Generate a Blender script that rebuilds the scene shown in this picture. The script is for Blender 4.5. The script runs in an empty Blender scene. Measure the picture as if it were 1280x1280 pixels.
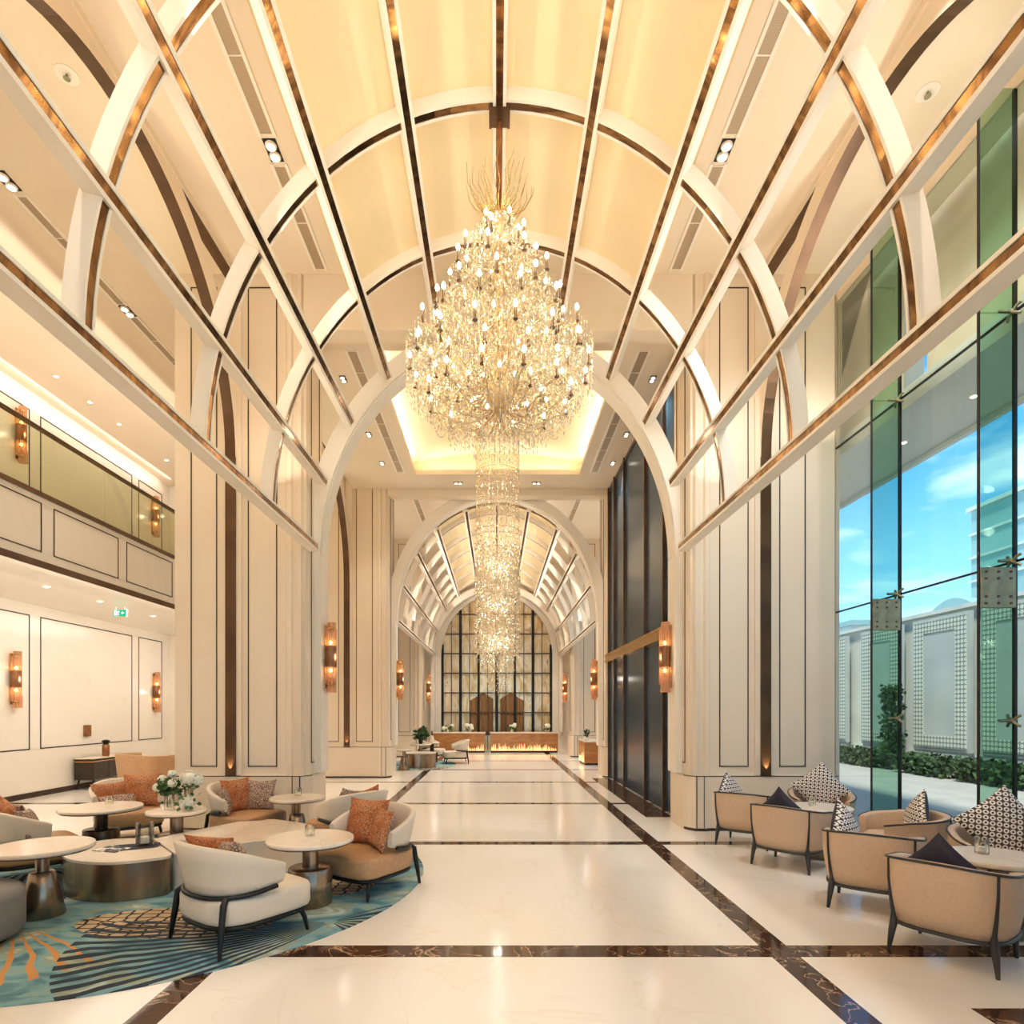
import bpy, bmesh, math, random
from mathutils import Matrix, Vector, Euler
random.seed(7)
PI = math.pi
C = bpy.context.scene.collection
R = math.radians
XC = 0.03            # centre line of the hall
ZC = 7.6             # flat ceiling height
ZS, VA, VB = 3.86, 2.52, 3.0   # springing height, half width and rise of the elliptical vault
def vpt(t, d=0, a=VA, b=VB):    # point on the vault curve at angle t, moved outward by d
    nx, nz = math.cos(t)/a, math.sin(t)/b; l = math.hypot(nx, nz)
    return a*math.cos(t) + d*nx/l, ZS + b*math.sin(t) + d*nz/l
def vang(t, a=VA, b=VB): return math.atan2(math.sin(t)/b, math.cos(t)/a)

# ------------------------------------------------------------------ mesh builder
class MB:
    def __init__(s):
        s.v = []; s.f = []; s.m = []; s.sm = []; s.M = None
    def add(s, vs, fs, mat=0, smooth=False):
        n = len(s.v)
        for p in vs:
            p = Vector(p)
            if s.M is not None: p = s.M @ p
            s.v.append(p)
        for f in fs:
            s.f.append([i + n for i in f]); s.m.append(mat); s.sm.append(smooth)
    def box(s, x0, x1, y0, y1, z0, z1, mat=0):
        if x0 > x1: x0, x1 = x1, x0
        if y0 > y1: y0, y1 = y1, y0
        vs = [(x, y, z) for z in (z0, z1) for y in (y0, y1) for x in (x0, x1)]
        s.add(vs, [(0,2,3,1),(4,5,7,6),(0,1,5,4),(2,6,7,3),(0,4,6,2),(1,3,7,5)], mat)
    def prism(s, poly, z0, z1, mat=0, axis='z', smooth=False):
        n = len(poly)
        def P(u, v, w):
            return (u, v, w) if axis == 'z' else ((u, w, v) if axis == 'y' else (w, u, v))
        vs = [P(u, v, z0) for u, v in poly] + [P(u, v, z1) for u, v in poly]
        s.add(vs, [list(range(n))[::-1], [n + i for i in range(n)]], mat)
        s.add(vs, [(i, (i+1) % n, n + (i+1) % n, n + i) for i in range(n)], mat, smooth)
    def rings(s, rings, mat=0, smooth=True, cap=True, closed=True):
        n = len(rings[0]); vs = [p for r in rings for p in r]; fs = []
        for k in range(len(rings) - 1):
            for i in range(n if closed else n - 1):
                j = (i + 1) % n
                fs.append((k*n+i, k*n+j, (k+1)*n+j, (k+1)*n+i))
        s.add(vs, fs, mat, smooth)
        if cap:
            s.add(rings[0], [list(range(n))[::-1]], mat); s.add(rings[-1], [list(range(n))], mat)
    def lathe(s, prof, seg=24, c=(0,0), mat=0, smooth=True, cap=True):
        rs = [[(c[0]+r*math.cos(2*PI*i/seg), c[1]+r*math.sin(2*PI*i/seg), z) for i in range(seg)] for r, z in prof]
        s.rings(rs, mat, smooth, cap)
    def tube(s, pts, r, seg=8, mat=0, cap=True, closed=False):
        pts = [Vector(p) for p in pts]; n = len(pts)
        rr = r if isinstance(r, (list, tuple)) else [r]*n
        rings = []; up = None
        for i in range(n):
            if closed: t = pts[(i+1) % n] - pts[i-1]
            else: t = pts[min(i+1, n-1)] - pts[max(i-1, 0)]
            t.normalize()
            if up is None:
                a = Vector((0,0,1)) if abs(t.z) < .9 else Vector((0,1,0))
                up = (a - t*a.dot(t)).normalized()
            else:
                up = (up - t*up.dot(t)).normalized()
            b = t.cross(up)
            rings.append([pts[i] + (up*math.cos(2*PI*k/seg) + b*math.sin(2*PI*k/seg))*rr[i] for k in range(seg)])
        if closed: rings.append(rings[0])
        s.rings(rings, mat, True, cap and not closed)
    def octa(s, c, r, h, mat=0):
        x, y, z = c; a = random.random()*PI
        vs = [(x+r*math.cos(a+k*PI/2), y+r*math.sin(a+k*PI/2), z) for k in range(4)] + [(x,y,z+h),(x,y,z-h)]
        s.add(vs, [(0,1,4),(1,2,4),(2,3,4),(3,0,4),(1,0,5),(2,1,5),(3,2,5),(0,3,5)], mat)
    def ball(s, c, r, mat=0, seg=10, sz=1):
        pr = [(max(r*math.sin(PI*k/6), .0005), c[2]-r*sz*math.cos(PI*k/6)) for k in range(7)]
        s.lathe(pr, seg, (c[0], c[1]), mat)
    def build(s, name, mats, parent=None, bevel=0, recalc=True):
        me = bpy.data.meshes.new(name)
        me.from_pydata([tuple(p) for p in s.v], [], s.f)
        if not isinstance(mats, (list, tuple)): mats = [mats]
        for m in mats: me.materials.append(m)
        me.polygons.foreach_set('material_index', s.m)
        me.polygons.foreach_set('use_smooth', s.sm)
        if recalc:
            bm = bmesh.new(); bm.from_mesh(me)
            bmesh.ops.recalc_face_normals(bm, faces=bm.faces)
            bm.to_mesh(me); bm.free()
        me.update()
        o = bpy.data.objects.new(name, me); C.objects.link(o)
        if parent is not None: o.parent = parent
        if bevel:
            b = o.modifiers.new('bevel', 'BEVEL'); b.width = bevel; b.segments = 2; b.limit_method = 'ANGLE'
        return o

def tag(o, label=None, cat=None, group=None, kind=None):
    if label: o['label'] = label
    if cat: o['category'] = cat
    if group: o['group'] = group
    if kind: o['kind'] = kind
    return o
def empty(name, loc=(0,0,0), rz=0):
    o = bpy.data.objects.new(name, None); C.objects.link(o)
    o.location = loc; o.rotation_euler = (0, 0, rz); o.empty_display_size = .1
    return o
def kids(o): return [c for c in C.objects if c.parent == o]
def copy_tree(o, parent=None):
    c = o.copy(); C.objects.link(c); c.parent = parent
    for ch in kids(o): copy_tree(ch, c)
    return c
def struct(mb, name, mats, label, cat, parent=None, bevel=0):
    o = mb.build(name, mats, parent, bevel)
    if parent is None: tag(o, label, cat, None, 'structure')
    return o

# ------------------------------------------------------------------ materials
def nmat(name):
    m = bpy.data.materials.new(name); m.use_nodes = True
    nt = m.node_tree; nt.nodes.clear()
    out = nt.nodes.new('ShaderNodeOutputMaterial')
    return m, nt, out
def N(nt, typ, **kw):
    n = nt.nodes.new('ShaderNode' + typ)
    for k, v in kw.items():
        if k.startswith('i_'):
            n.inputs[k[2:].replace('_', ' ')].default_value = v
        else: setattr(n, k, v)
    return n
def L(nt, a, b): nt.links.new(a, b)
def col(c):
    if isinstance(c, str):
        c = c.lstrip('#'); c = [int(c[i:i+2], 16)/255 for i in (0,2,4)]
        c = [x/12.92 if x <= .04045 else ((x+.055)/1.055)**2.4 for x in c]
    return (c[0], c[1], c[2], 1)
def math_(nt, op, a, b=None, c=None):
    n = N(nt, 'Math', operation=op)
    for i, x in enumerate((a, b, c)):
        if x is None: continue
        if isinstance(x, (int, float)): n.inputs[i].default_value = x
        else: L(nt, x, n.inputs[i])
    return n.outputs[0]
def mixc(nt, fac, a, b):
    n = N(nt, 'Mix', data_type='RGBA')
    if isinstance(fac, (int, float)): n.inputs[0].default_value = fac
    else: L(nt, fac, n.inputs[0])
    for i, x in ((6, a), (7, b)):
        if isinstance(x, (tuple, list)): n.inputs[i].default_value = x
        else: L(nt, x, n.inputs[i])
    return n.outputs[2]
def ramp(nt, fac, stops):
    n = N(nt, 'ValToRGB'); L(nt, fac, n.inputs[0]); e = n.color_ramp.elements
    while len(e) < len(stops): e.new(.5)
    for k, (p, c) in enumerate(stops): e[k].position = p; e[k].color = c
    return n.outputs[0]
def pr(nt, out, rough=.5, metal=0, **kw):
    b = N(nt, 'BsdfPrincipled'); b.inputs['Roughness'].default_value = rough; b.inputs['Metallic'].default_value = metal
    for k, v in kw.items(): b.inputs[k].default_value = v
    L(nt, b.outputs[0], out.inputs[0]); return b
def surf(name, c1, c2=None, scale=3, rough=.5, metal=0, detail=4, bump=0, lo=.35, hi=.65, stretch=None, dist=0, **kw):
    m, nt, out = nmat(name); b = pr(nt, out, rough, metal, **kw)
    if c2 is None: c2 = c1
    tc = N(nt, 'TexCoord'); v = tc.outputs['Object']
    if stretch:
        mp = N(nt, 'Mapping'); mp.inputs['Scale'].default_value = stretch; L(nt, v, mp.inputs[0]); v = mp.outputs[0]
    nz = N(nt, 'TexNoise'); L(nt, v, nz.inputs['Vector'])
    nz.inputs['Scale'].default_value = scale; nz.inputs['Detail'].default_value = detail; nz.inputs['Distortion'].default_value = dist
    L(nt, ramp(nt, nz.outputs[0], [(lo, col(c1)), (hi, col(c2))]), b.inputs['Base Color'])
    if bump:
        bp = N(nt, 'Bump'); bp.inputs['Strength'].default_value = bump; bp.inputs['Distance'].default_value = .01
        L(nt, nz.outputs[0], bp.inputs['Height']); L(nt, bp.outputs[0], b.inputs['Normal'])
    return m
def marble(name, base, base2, vein, rough=.12, scale=1.2, width=.02, amount=.5):
    m, nt, out = nmat(name); b = pr(nt, out, rough)
    tc = N(nt, 'TexCoord')
    n1 = N(nt, 'TexNoise'); L(nt, tc.outputs['Object'], n1.inputs['Vector']); n1.inputs['Scale'].default_value = scale; n1.inputs['Detail'].default_value = 6; n1.inputs['Distortion'].default_value = 1.2
    n2 = N(nt, 'TexNoise'); L(nt, tc.outputs['Object'], n2.inputs['Vector']); n2.inputs['Scale'].default_value = scale*.7; n2.inputs['Detail'].default_value = 3
    d = math_(nt, 'ABSOLUTE', math_(nt, 'SUBTRACT', n1.outputs[0], .5))
    vm = math_(nt, 'MULTIPLY', math_(nt, 'SUBTRACT', 1, math_(nt, 'MINIMUM', math_(nt, 'DIVIDE', d, width), 1)), amount)
    bc = ramp(nt, n2.outputs[0], [(.3, col(base)), (.7, col(base2))])
    L(nt, mixc(nt, vm, bc, col(vein)), b.inputs['Base Color'])
    return m
def emit(name, c, s):
    m, nt, out = nmat(name); e = N(nt, 'Emission'); e.inputs[0].default_value = col(c); e.inputs[1].default_value = s
    L(nt, e.outputs[0], out.inputs[0]); return m
def thinglass(name, tint, ior=1.45, rough=0.0, extra=0.0, gl=(1,1,1,1)):
    m, nt, out = nmat(name)
    t = N(nt, 'BsdfTransparent'); t.inputs[0].default_value = col(tint)
    g = N(nt, 'BsdfGlossy'); g.inputs['Color'].default_value = gl; g.inputs['Roughness'].default_value = rough
    f = N(nt, 'Fresnel'); f.inputs[0].default_value = ior
    mx = N(nt, 'MixShader')
    L(nt, math_(nt, 'ADD', math_(nt, 'MULTIPLY', f.outputs[0], .9), extra), mx.inputs[0])
    L(nt, t.outputs[0], mx.inputs[1]); L(nt, g.outputs[0], mx.inputs[2]); L(nt, mx.outputs[0], out.inputs[0])
    return m

M = {}
M['marble'] = marble('cream_marble', '#f5efe6', '#f2e9dc', '#e6d9c7', .15, .9, .012, .35)
M['darkmarble'] = marble('brown_marble', '#3a2519', '#4f3323', '#c9a684', .07, 3.5, .014, .8)
M['stone'] = marble('pillar_stone', '#ead9c2', '#e6d2b8', '#ddc8ac', .35, 1.1, .02, .15)
M['wallstone'] = marble('wall_marble', '#eee6da', '#e9dfd0', '#dccbb4', .22, .8, .02, .16)
M['plaster'] = surf('ceiling_plaster', '#eddcc4', '#ead8be', 1.2, .85)
M['vault'] = surf('vault_plaster', '#f5e1b9', '#f2dcb1', .8, .8)
M['white'] = surf('white_trim_paint', '#f4eadb', '#f1e6d5', 2, .45)
M['groove'] = surf('dark_groove', '#3a2a1e', '#46352a', 5, .4, .4)
M['bronze'] = surf('dark_bronze', '#5a412e', '#6e513a', 2.5, .3, .6)
M['inlay'] = surf('bronze_inlay', '#6b4c33', '#a87f52', 2.2, .14, .9, detail=5, stretch=(1, 2.5, 1), dist=1.5, lo=.42, hi=.6)
M['black'] = surf('black_metal', '#15120f', '#1d1915', 6, .4, .3)
M['brass'] = surf('warm_brass', '#a9783c', '#c89a5a', 8, .25, .9)
M['gold'] = surf('pale_gold', '#c9a063', '#e0bb80', 10, .25, .85)
M['copper'] = surf('copper_band', '#8a5a3c', '#a8714c', 8, .3, .8)
M['steel'] = surf('brushed_steel', '#8d8669', '#a09878', 14, .4, .6)
M['tmetal'] = surf('bronze_table_metal', '#86725e', '#a89078', 1.5, .26, .9, stretch=(6, 6, .4))
M['darktmetal'] = surf('dark_table_metal', '#3f342b', '#54463a', 1.5, .26, .9, stretch=(6, 6, .4))
M['ttop'] = marble('table_top_stone', '#f0e2d0', '#ecd9c2', '#d9bf9f', .2, 3, .02, .4)
M['fabric'] = surf('cream_fabric', '#d9cab6', '#d2c1aa', 120, .85, bump=.15)
M['fabric2'] = surf('greige_fabric', '#b9a892', '#af9d86', 120, .85, bump=.15)
M['leather'] = surf('tan_leather', '#b98e64', '#af8359', 30, .5, bump=.05)
M['tub'] = surf('beige_tub_upholstery', '#d2b496', '#cbab8b', 60, .55, bump=.05)
M['greyfab'] = surf('grey_fabric', '#8b8781', '#7c7873', 140, .9, bump=.2)
M['wood'] = surf('dark_walnut', '#2c211a', '#3a2c22', 3, .4, 0, stretch=(1, 1, 12))
M['charwood'] = surf('charcoal_timber', '#2f2c2a', '#393633', 4, .45)
M['pane'] = thinglass('clear_pane', '#f7fcfa', 1.12)
M['rail_glass'] = thinglass('balustrade_glass', '#ecedde', 1.12)
M['fin'] = thinglass('green_fin_glass', '#d0e6db', 1.15)
M['tumbler'] = thinglass('drinking_glass', '#fbfbf8', 1.14, .02, .02)
def crystal():
    m, nt, out = nmat('cut_crystal')
    t = N(nt, 'BsdfTransparent'); t.inputs[0].default_value = (1, .97, .9, 1)
    g = N(nt, 'BsdfGlossy'); g.inputs['Color'].default_value = (1, .92, .76, 1); g.inputs['Roughness'].default_value = .08
    d = N(nt, 'BsdfTranslucent'); d.inputs[0].default_value = (.98, .9, .76, 1)
    d2 = N(nt, 'BsdfDiffuse'); d2.inputs[0].default_value = (.98, .9, .76, 1)
    a = N(nt, 'MixShader'); a.inputs[0].default_value = .5; L(nt, d.outputs[0], a.inputs[1]); L(nt, d2.outputs[0], a.inputs[2])
    c = N(nt, 'MixShader'); c.inputs[0].default_value = .45; L(nt, a.outputs[0], c.inputs[1]); L(nt, g.outputs[0], c.inputs[2])
    e = N(nt, 'MixShader'); e.inputs[0].default_value = .54; L(nt, t.outputs[0], e.inputs[1]); L(nt, c.outputs[0], e.inputs[2])
    L(nt, e.outputs[0], out.inputs[0]); return m
M['crystal'] = crystal()
M['palegold'] = surf('champagne_gold', '#d8b98a', '#e6cba2', 10, .35, .35)
M['amber'] = None
M['doorglass'] = surf('dark_blue_glass', '#2b4356', '#334d60', 1.2, .2, **{'Specular IOR Level': .25})
M['bulb'] = emit('candle_bulb', '#ffe6b8', 36)
M['lens'] = emit('downlight_lens', '#fff0d6', 6)
M['sbulb'] = emit('sconce_bulb', '#ffcf8a', 14)
M['leaf'] = surf('green_leaf', '#2f4a22', '#4f6e33', 12, .6)
M['hedge'] = surf('hedge_leaf', '#20381d', '#3d5a2c', 10, .7)
M['petal'] = surf('white_petal', '#f4eee0', '#e6e4cc', 20, .7)
M['terrace'] = surf('terrace_stone', '#a8a49b', '#9d998f', 1.5, .7)
M['extwall'] = surf('pale_garden_wall', '#d6d8cf', '#cbcec5', 1.0, .7)
M['extpanel'] = surf('grey_garden_panel', '#aab0aa', '#b9beb7', .9, .6)
M['canopy'] = surf('canopy_white', '#e2e4e2', '#dcdfdd', 1, .7)
M['extbeige'] = surf('beige_cladding', '#e9dcc8', '#e2d3bd', 1, .7)
M['bldg'] = surf('far_building', '#8fb0ac', '#a4c2bc', .15, .6)
M['navy'] = surf('navy_fabric', '#2a2734', '#33303f', 80, .8, bump=.1)
M['paper'] = surf('printed_paper', '#e8e2d6', '#4a4a48', 14, .6, lo=.45, hi=.5)
M['exit'] = emit('green_sign_face', '#27b37a', 1.0)
M['signwhite'] = emit('sign_white', '#ffffff', 1.0)
M['pane_reflection'] = surf('brown_reflection', '#8a6440', '#a57f58', 6, .7, stretch=(4, 4, .3))  # colour of a brown reflection in the far window pane

def amber():
    m, nt, out = nmat('amber_rippled_glass')
    t = N(nt, 'BsdfTransparent'); t.inputs[0].default_value = col('#fae3c9')
    b = N(nt, 'BsdfPrincipled'); b.inputs['Base Color'].default_value = col('#f2d9bf'); b.inputs['Roughness'].default_value = .25
    b.inputs['Transmission Weight'].default_value = 0
    tr = N(nt, 'BsdfTranslucent'); tr.inputs[0].default_value = col('#fbe3c6')
    m1 = N(nt, 'MixShader'); m1.inputs[0].default_value = .5; L(nt, b.outputs[0], m1.inputs[1]); L(nt, tr.outputs[0], m1.inputs[2])
    m2 = N(nt, 'MixShader'); m2.inputs[0].default_value = .42; L(nt, t.outputs[0], m2.inputs[1]); L(nt, m1.outputs[0], m2.inputs[2])
    L(nt, m2.outputs[0], out.inputs[0]); return m
M['amber'] = amber()

def hexpattern():
    # brown and cream geometric ring pattern
    m, nt, out = nmat('ring_pattern_fabric'); b = pr(nt, out, .8)
    tc = N(nt, 'TexCoord'); v = N(nt, 'TexVoronoi', feature='F1'); v.inputs['Scale'].default_value = 22; v.inputs['Randomness'].default_value = 0.0
    mp = N(nt, 'Mapping'); mp.inputs['Rotation'].default_value = (0, 0, R(45)); mp.inputs['Scale'].default_value = (1, 1, 0)
    L(nt, tc.outputs['Object'], mp.inputs[0]); L(nt, mp.outputs[0], v.inputs['Vector'])
    L(nt, ramp(nt, v.outputs['Distance'], [(0, col('#3b3038')), (.17, col('#3b3038')), (.2, col('#f0e8dc')), (.42, col('#efe5d8')), (.46, col('#4a3a36')), (1, col('#4a3a36'))]), b.inputs['Base Color'])
    return m
M['hex'] = hexpattern()
def orangepattern():
    m, nt, out = nmat('orange_floral_fabric'); b = pr(nt, out, .8)
    tc = N(nt, 'TexCoord'); v = N(nt, 'TexVoronoi', feature='DISTANCE_TO_EDGE'); v.inputs['Scale'].default_value = 42
    nz = N(nt, 'TexNoise'); nz.inputs['Scale'].default_value = 7; L(nt, tc.outputs['Object'], nz.inputs['Vector'])
    L(nt, tc.outputs['Object'], v.inputs['Vector'])
    c = ramp(nt, nz.outputs[0], [(.35, col('#b8642c')), (.62, col('#c98a58'))])
    L(nt, mixc(nt, ramp(nt, v.outputs['Distance'], [(.03, (1,1,1,1)), (.12, (0,0,0,1))]), c, col('#7a4a34')), b.inputs['Base Color'])
    return m
M['orange'] = orangepattern()
def taupe():
    m, nt, out = nmat('taupe_sprig_fabric'); b = pr(nt, out, .8)
    tc = N(nt, 'TexCoord'); v = N(nt, 'TexVoronoi', feature='DISTANCE_TO_EDGE'); v.inputs['Scale'].default_value = 38
    L(nt, tc.outputs['Object'], v.inputs['Vector'])
    L(nt, ramp(nt, v.outputs['Distance'], [(.03, col('#6b4f45')), (.14, col('#a58b78')), (.3, col('#c6a98d'))]), b.inputs['Base Color'])
    return m
M['taupe'] = taupe()
def lattice():
    m, nt, out = nmat('fretwork_border'); b = pr(nt, out, .6)
    tc = N(nt, 'TexCoord'); v = N(nt, 'TexVoronoi', feature='F1'); v.inputs['Scale'].default_value = 9; v.inputs['Randomness'].default_value = 0
    L(nt, tc.outputs['Object'], v.inputs['Vector'])
    L(nt, ramp(nt, v.outputs['Distance'], [(0, col('#8a948c')), (.24, col('#7f8a80')), (.3, col('#dcdccb')), (.44, col('#dcdccb')), (.5, col('#7f8a80'))]), b.inputs['Base Color'])
    return m
M['lattice'] = lattice()
def goldpane():
    m, nt, out = nmat('antiqued_gold_pane'); b = pr(nt, out, .2, .25)
    tc = N(nt, 'TexCoord'); nz = N(nt, 'TexNoise'); nz.inputs['Scale'].default_value = 1.3; nz.inputs['Detail'].default_value = 5; nz.inputs['Distortion'].default_value = 2
    mp = N(nt, 'Mapping'); mp.inputs['Scale'].default_value = (2, 1, .6); L(nt, tc.outputs['Object'], mp.inputs[0]); L(nt, mp.outputs[0], nz.inputs['Vector'])
    L(nt, ramp(nt, nz.outputs[0], [(.3, col('#cfa968')), (.5, col('#ead6ae')), (.62, col('#f4ead6')), (.75, col('#b8965f'))]), b.inputs['Base Color'])
    return m
M['goldpane'] = goldpane()
def vent():
    m, nt, out = nmat('perforated_grille'); b = pr(nt, out, .5, .3)
    tc = N(nt, 'TexCoord'); v = N(nt, 'TexVoronoi', feature='F1'); v.inputs['Scale'].default_value = 55; v.inputs['Randomness'].default_value = 0
    L(nt, tc.outputs['Object'], v.inputs['Vector'])
    L(nt, ramp(nt, v.outputs['Distance'], [(.3, col('#5b4a3a')), (.4, col('#b59f84'))]), b.inputs['Base Color'])
    return m
M['vent'] = vent()
def rugmat():
    m, nt, out = nmat('teal_fish_carpet'); b = pr(nt, out, .95)
    tc = N(nt, 'TexCoord'); sp = N(nt, 'SeparateXYZ'); L(nt, tc.outputs['Object'], sp.inputs[0]); X, Y = sp.outputs[0], sp.outputs[1]
    n1 = N(nt, 'TexNoise'); n1.inputs['Scale'].default_value = 2.2; n1.inputs['Detail'].default_value = 7; n1.inputs['Distortion'].default_value = 1.0
    mp = N(nt, 'Mapping'); mp.inputs['Scale'].default_value = (1, 1.8, 1); L(nt, tc.outputs['Object'], mp.inputs[0]); L(nt, mp.outputs[0], n1.inputs['Vector'])
    base = ramp(nt, n1.outputs[0], [(.3, col('#41646f')), (.42, col('#57848f')), (.52, col('#80a9ae')), (.6, col('#969b80')), (.7, col('#b9ccc8'))])
    nw = N(nt, 'TexNoise'); nw.inputs['Scale'].default_value = 1.5; L(nt, tc.outputs['Object'], nw.inputs['Vector'])
    wob = math_(nt, 'MULTIPLY', math_(nt, 'SUBTRACT', nw.outputs[0], .5), .16)
    def fan(x0, y0, a0, a1, r0, r1, n, width, bend=0.25):
        dx = math_(nt, 'SUBTRACT', X, x0); dy = math_(nt, 'SUBTRACT', Y, y0)
        r = math_(nt, 'SQRT', math_(nt, 'ADD', math_(nt, 'MULTIPLY', dx, dx), math_(nt, 'MULTIPLY', dy, dy)))
        a = math_(nt, 'ADD', math_(nt, 'ARCTAN2', dy, dx), math_(nt, 'ADD', math_(nt, 'MULTIPLY', r, bend), wob))
        lines = math_(nt, 'GREATER_THAN', math_(nt, 'SINE', math_(nt, 'MULTIPLY', a, n)), width)
        k = math_(nt, 'MULTIPLY', math_(nt, 'GREATER_THAN', a, a0), math_(nt, 'LESS_THAN', a, a1))
        k = math_(nt, 'MULTIPLY', k, math_(nt, 'MULTIPLY', math_(nt, 'GREATER_THAN', r, r0), math_(nt, 'LESS_THAN', r, r1)))
        return math_(nt, 'MULTIPLY', lines, k)
    # coordinates are relative to the rug centre (-3.23, 5.8)
    dark = fan(1.95, -1.15, -3.2, -1.9, .05, 1.75, 84, -.02, .12)
    dark2 = fan(1.95, -1.15, -.9, .9, .05, .7, 22, -.1)
    dark3 = fan(3.2, 0.6, 2.2, 4.2, .6, 1.5, 60, .0)
    dark4 = fan(-1.6, .4, -1.6, .2, .25, 1.5, 26, .1)
    orange = fan(-.55, -1.2, -2.3, -.3, .4, 1.35, 50, .62, .15)
    vo = N(nt, 'TexVoronoi', feature='DISTANCE_TO_EDGE'); vo.inputs['Scale'].default_value = 9; vo.inputs['Randomness'].default_value = .45
    mp2 = N(nt, 'Mapping'); mp2.inputs['Scale'].default_value = (1, 1.3, 1); L(nt, tc.outputs['Object'], mp2.inputs[0]); L(nt, mp2.outputs[0], vo.inputs['Vector'])
    def disc(x0, y0, rx, ry):
        dx = math_(nt, 'DIVIDE', math_(nt, 'SUBTRACT', X, x0), rx); dy = math_(nt, 'DIVIDE', math_(nt, 'SUBTRACT', Y, y0), ry)
        return math_(nt, 'LESS_THAN', math_(nt, 'ADD', math_(nt, 'ADD', math_(nt, 'MULTIPLY', dx, dx), math_(nt, 'MULTIPLY', dy, dy)), wob), 1)
    scale = math_(nt, 'MAXIMUM', disc(.75, -1.15, .75, .34), disc(1.6, -.1, .5, .45))
    c = mixc(nt, scale, base, ramp(nt, vo.outputs['Distance'], [(.06, col('#16181c')), (.12, col('#c2a988'))]))
    c = mixc(nt, orange, c, col('#c98f52'))
    for d in (dark, dark2, dark3, dark4): c = mixc(nt, d, c, col('#2a3440'))
    L(nt, c, b.inputs['Base Color'])
    nb = N(nt, 'TexNoise'); nb.inputs['Scale'].default_value = 250; L(nt, tc.outputs['Object'], nb.inputs['Vector'])
    bp = N(nt, 'Bump'); bp.inputs['Strength'].default_value = .3; bp.inputs['Distance'].default_value = .005; L(nt, nb.outputs[0], bp.inputs['Height']); L(nt, bp.outputs[0], b.inputs['Normal'])
    return m
M['rug'] = rugmat()
# ------------------------------------------------------------------ floor
PIERS = [1.85, 8.2, 14.55, 20.9]       # front faces of the pillar pairs; each is 0.8 deep
YB, YF = -4.6, 25.2                    # back and far ends of the hall
XL, XR = -8.7, 4.65                    # left wall and glass wall
b = MB()
sx = [(-1.96, -1.78), (1.84, 2.03)]; sy = [(4.0, 4.2), (7.33, 7.51), (10.46, 10.63), (13.55, 13.72), (16.4, 16.56), (19.25, 19.4), (22.1, 22.25), (.85, 1.05)]
xs = sorted({XL-.2, XR} | {v for p in sx for v in p}); ys = sorted({YB, YF} | {v for p in sy for v in p})
for i in range(len(xs)-1):
    for j in range(len(ys)-1):
        mx, my = (xs[i]+xs[i+1])/2, (ys[j]+ys[j+1])/2
        dk = any(p[0] < mx < p[1] for p in sx) or any(p[0] < my < p[1] for p in sy)
        b.add([(xs[i],ys[j],0),(xs[i+1],ys[j],0),(xs[i+1],ys[j+1],0),(xs[i],ys[j+1],0)], [(0,1,2,3)], 1 if dk else 0)
for x0, x1, y0, y1 in ((2.62, 4.6, 2.4, 3.31), (2.3, 2.72, 9.2, 14.4)):
    b.box(x0, x1, y0, y1, .0005, .002, 1)
b.box(XL-.2, XR, YB, YF, -.2, -.01, 0)
struct(b, 'floor', [M['marble'], M['darkmarble']], 'polished cream marble floor inlaid with brown marble strips', 'floor')

def frame_y(b, x0, x1, z0, z1, y, w=.014, d=.008, mat=1):      # thin rectangular groove on a wall facing -Y
    b.box(x0, x1, y-d, y+.002, z0, z0+w, mat); b.box(x0, x1, y-d, y+.002, z1-w, z1, mat)
    b.box(x0, x0+w, y-d, y+.002, z0, z1, mat); b.box(x1-w, x1, y-d, y+.002, z0, z1, mat)
def frame_x(b, y0, y1, z0, z1, x, s, w=.014, d=.008, mat=1):   # the same on a wall facing s*X
    xa, xb = x - .002*s, x + d*s
    b.box(xa, xb, y0, y1, z0, z0+w, mat); b.box(xa, xb, y0, y1, z1-w, z1, mat)
    b.box(xa, xb, y0, y0+w, z0, z1, mat); b.box(xa, xb, y1-w, y1, z0, z1, mat)

# ------------------------------------------------------------------ outer walls
b = MB()
b.box(XL-.2, XL, YB, YF, 0, 7.9)
yy = [(4.0, 5.6), (5.85, 8.3), (8.55, 11.19), (11.45, 14.34), (14.6, 15.62), (16.6, 20)]
for y0, y1 in yy:
    frame_x(b, y0, y1, .9, 3.42, XL, 1, .02)
    frame_x(b, y0, y1, 4.75, 7.25, XL, 1, .02)
b.box(XL, XL+.02, YB, 16.0, 0, .1, 1)
struct(b, 'wall_left', [M['wallstone'], M['groove']], 'pale marble side wall with thin dark panel outlines', 'wall')
b = MB()
b.box(XL, -4.3, 16.0, 16.2, 0, 7.9)
frame_y(b, -8.35, -7.5, .9, 3.42, 16.0, .02); frame_y(b, -8.35, -7.5, 4.75, 7.25, 16.0, .02)
struct(b, 'wall_side_end', [M['wallstone'], M['groove']], 'narrow end wall of the lounge aisle beside the left pillar', 'wall')
b = MB()
b.box(XL, XR, YB-.2, YB, 7.2, 7.9); b.box(XL, -4.6, YB-.2, YB, 0, 7.2)
struct(b, 'wall_back', M['wallstone'], 'entrance wall with a wide glazed opening behind the viewpoint', 'wall')
b = MB()                                        # far end wall around the arched window
zc, rw, rz_ = 3.86, 2.28, 2.5
arch = [(XC + rw*math.cos(a), zc + rz_*math.sin(a)) for a in [PI*i/32 for i in range(33)]]
for i in range(32):
    (xa, za), (xb, zb) = arch[i], arch[i+1]
    b.add([(xa,24.6,za),(xb,24.6,zb),(xb,24.6,7.9),(xa,24.6,7.9)], [(0,1,2,3)])
    b.add([(xa,24.6,za),(xb,24.6,zb),(xb,24.9,zb),(xa,24.9,za)], [(0,1,2,3)])
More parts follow.
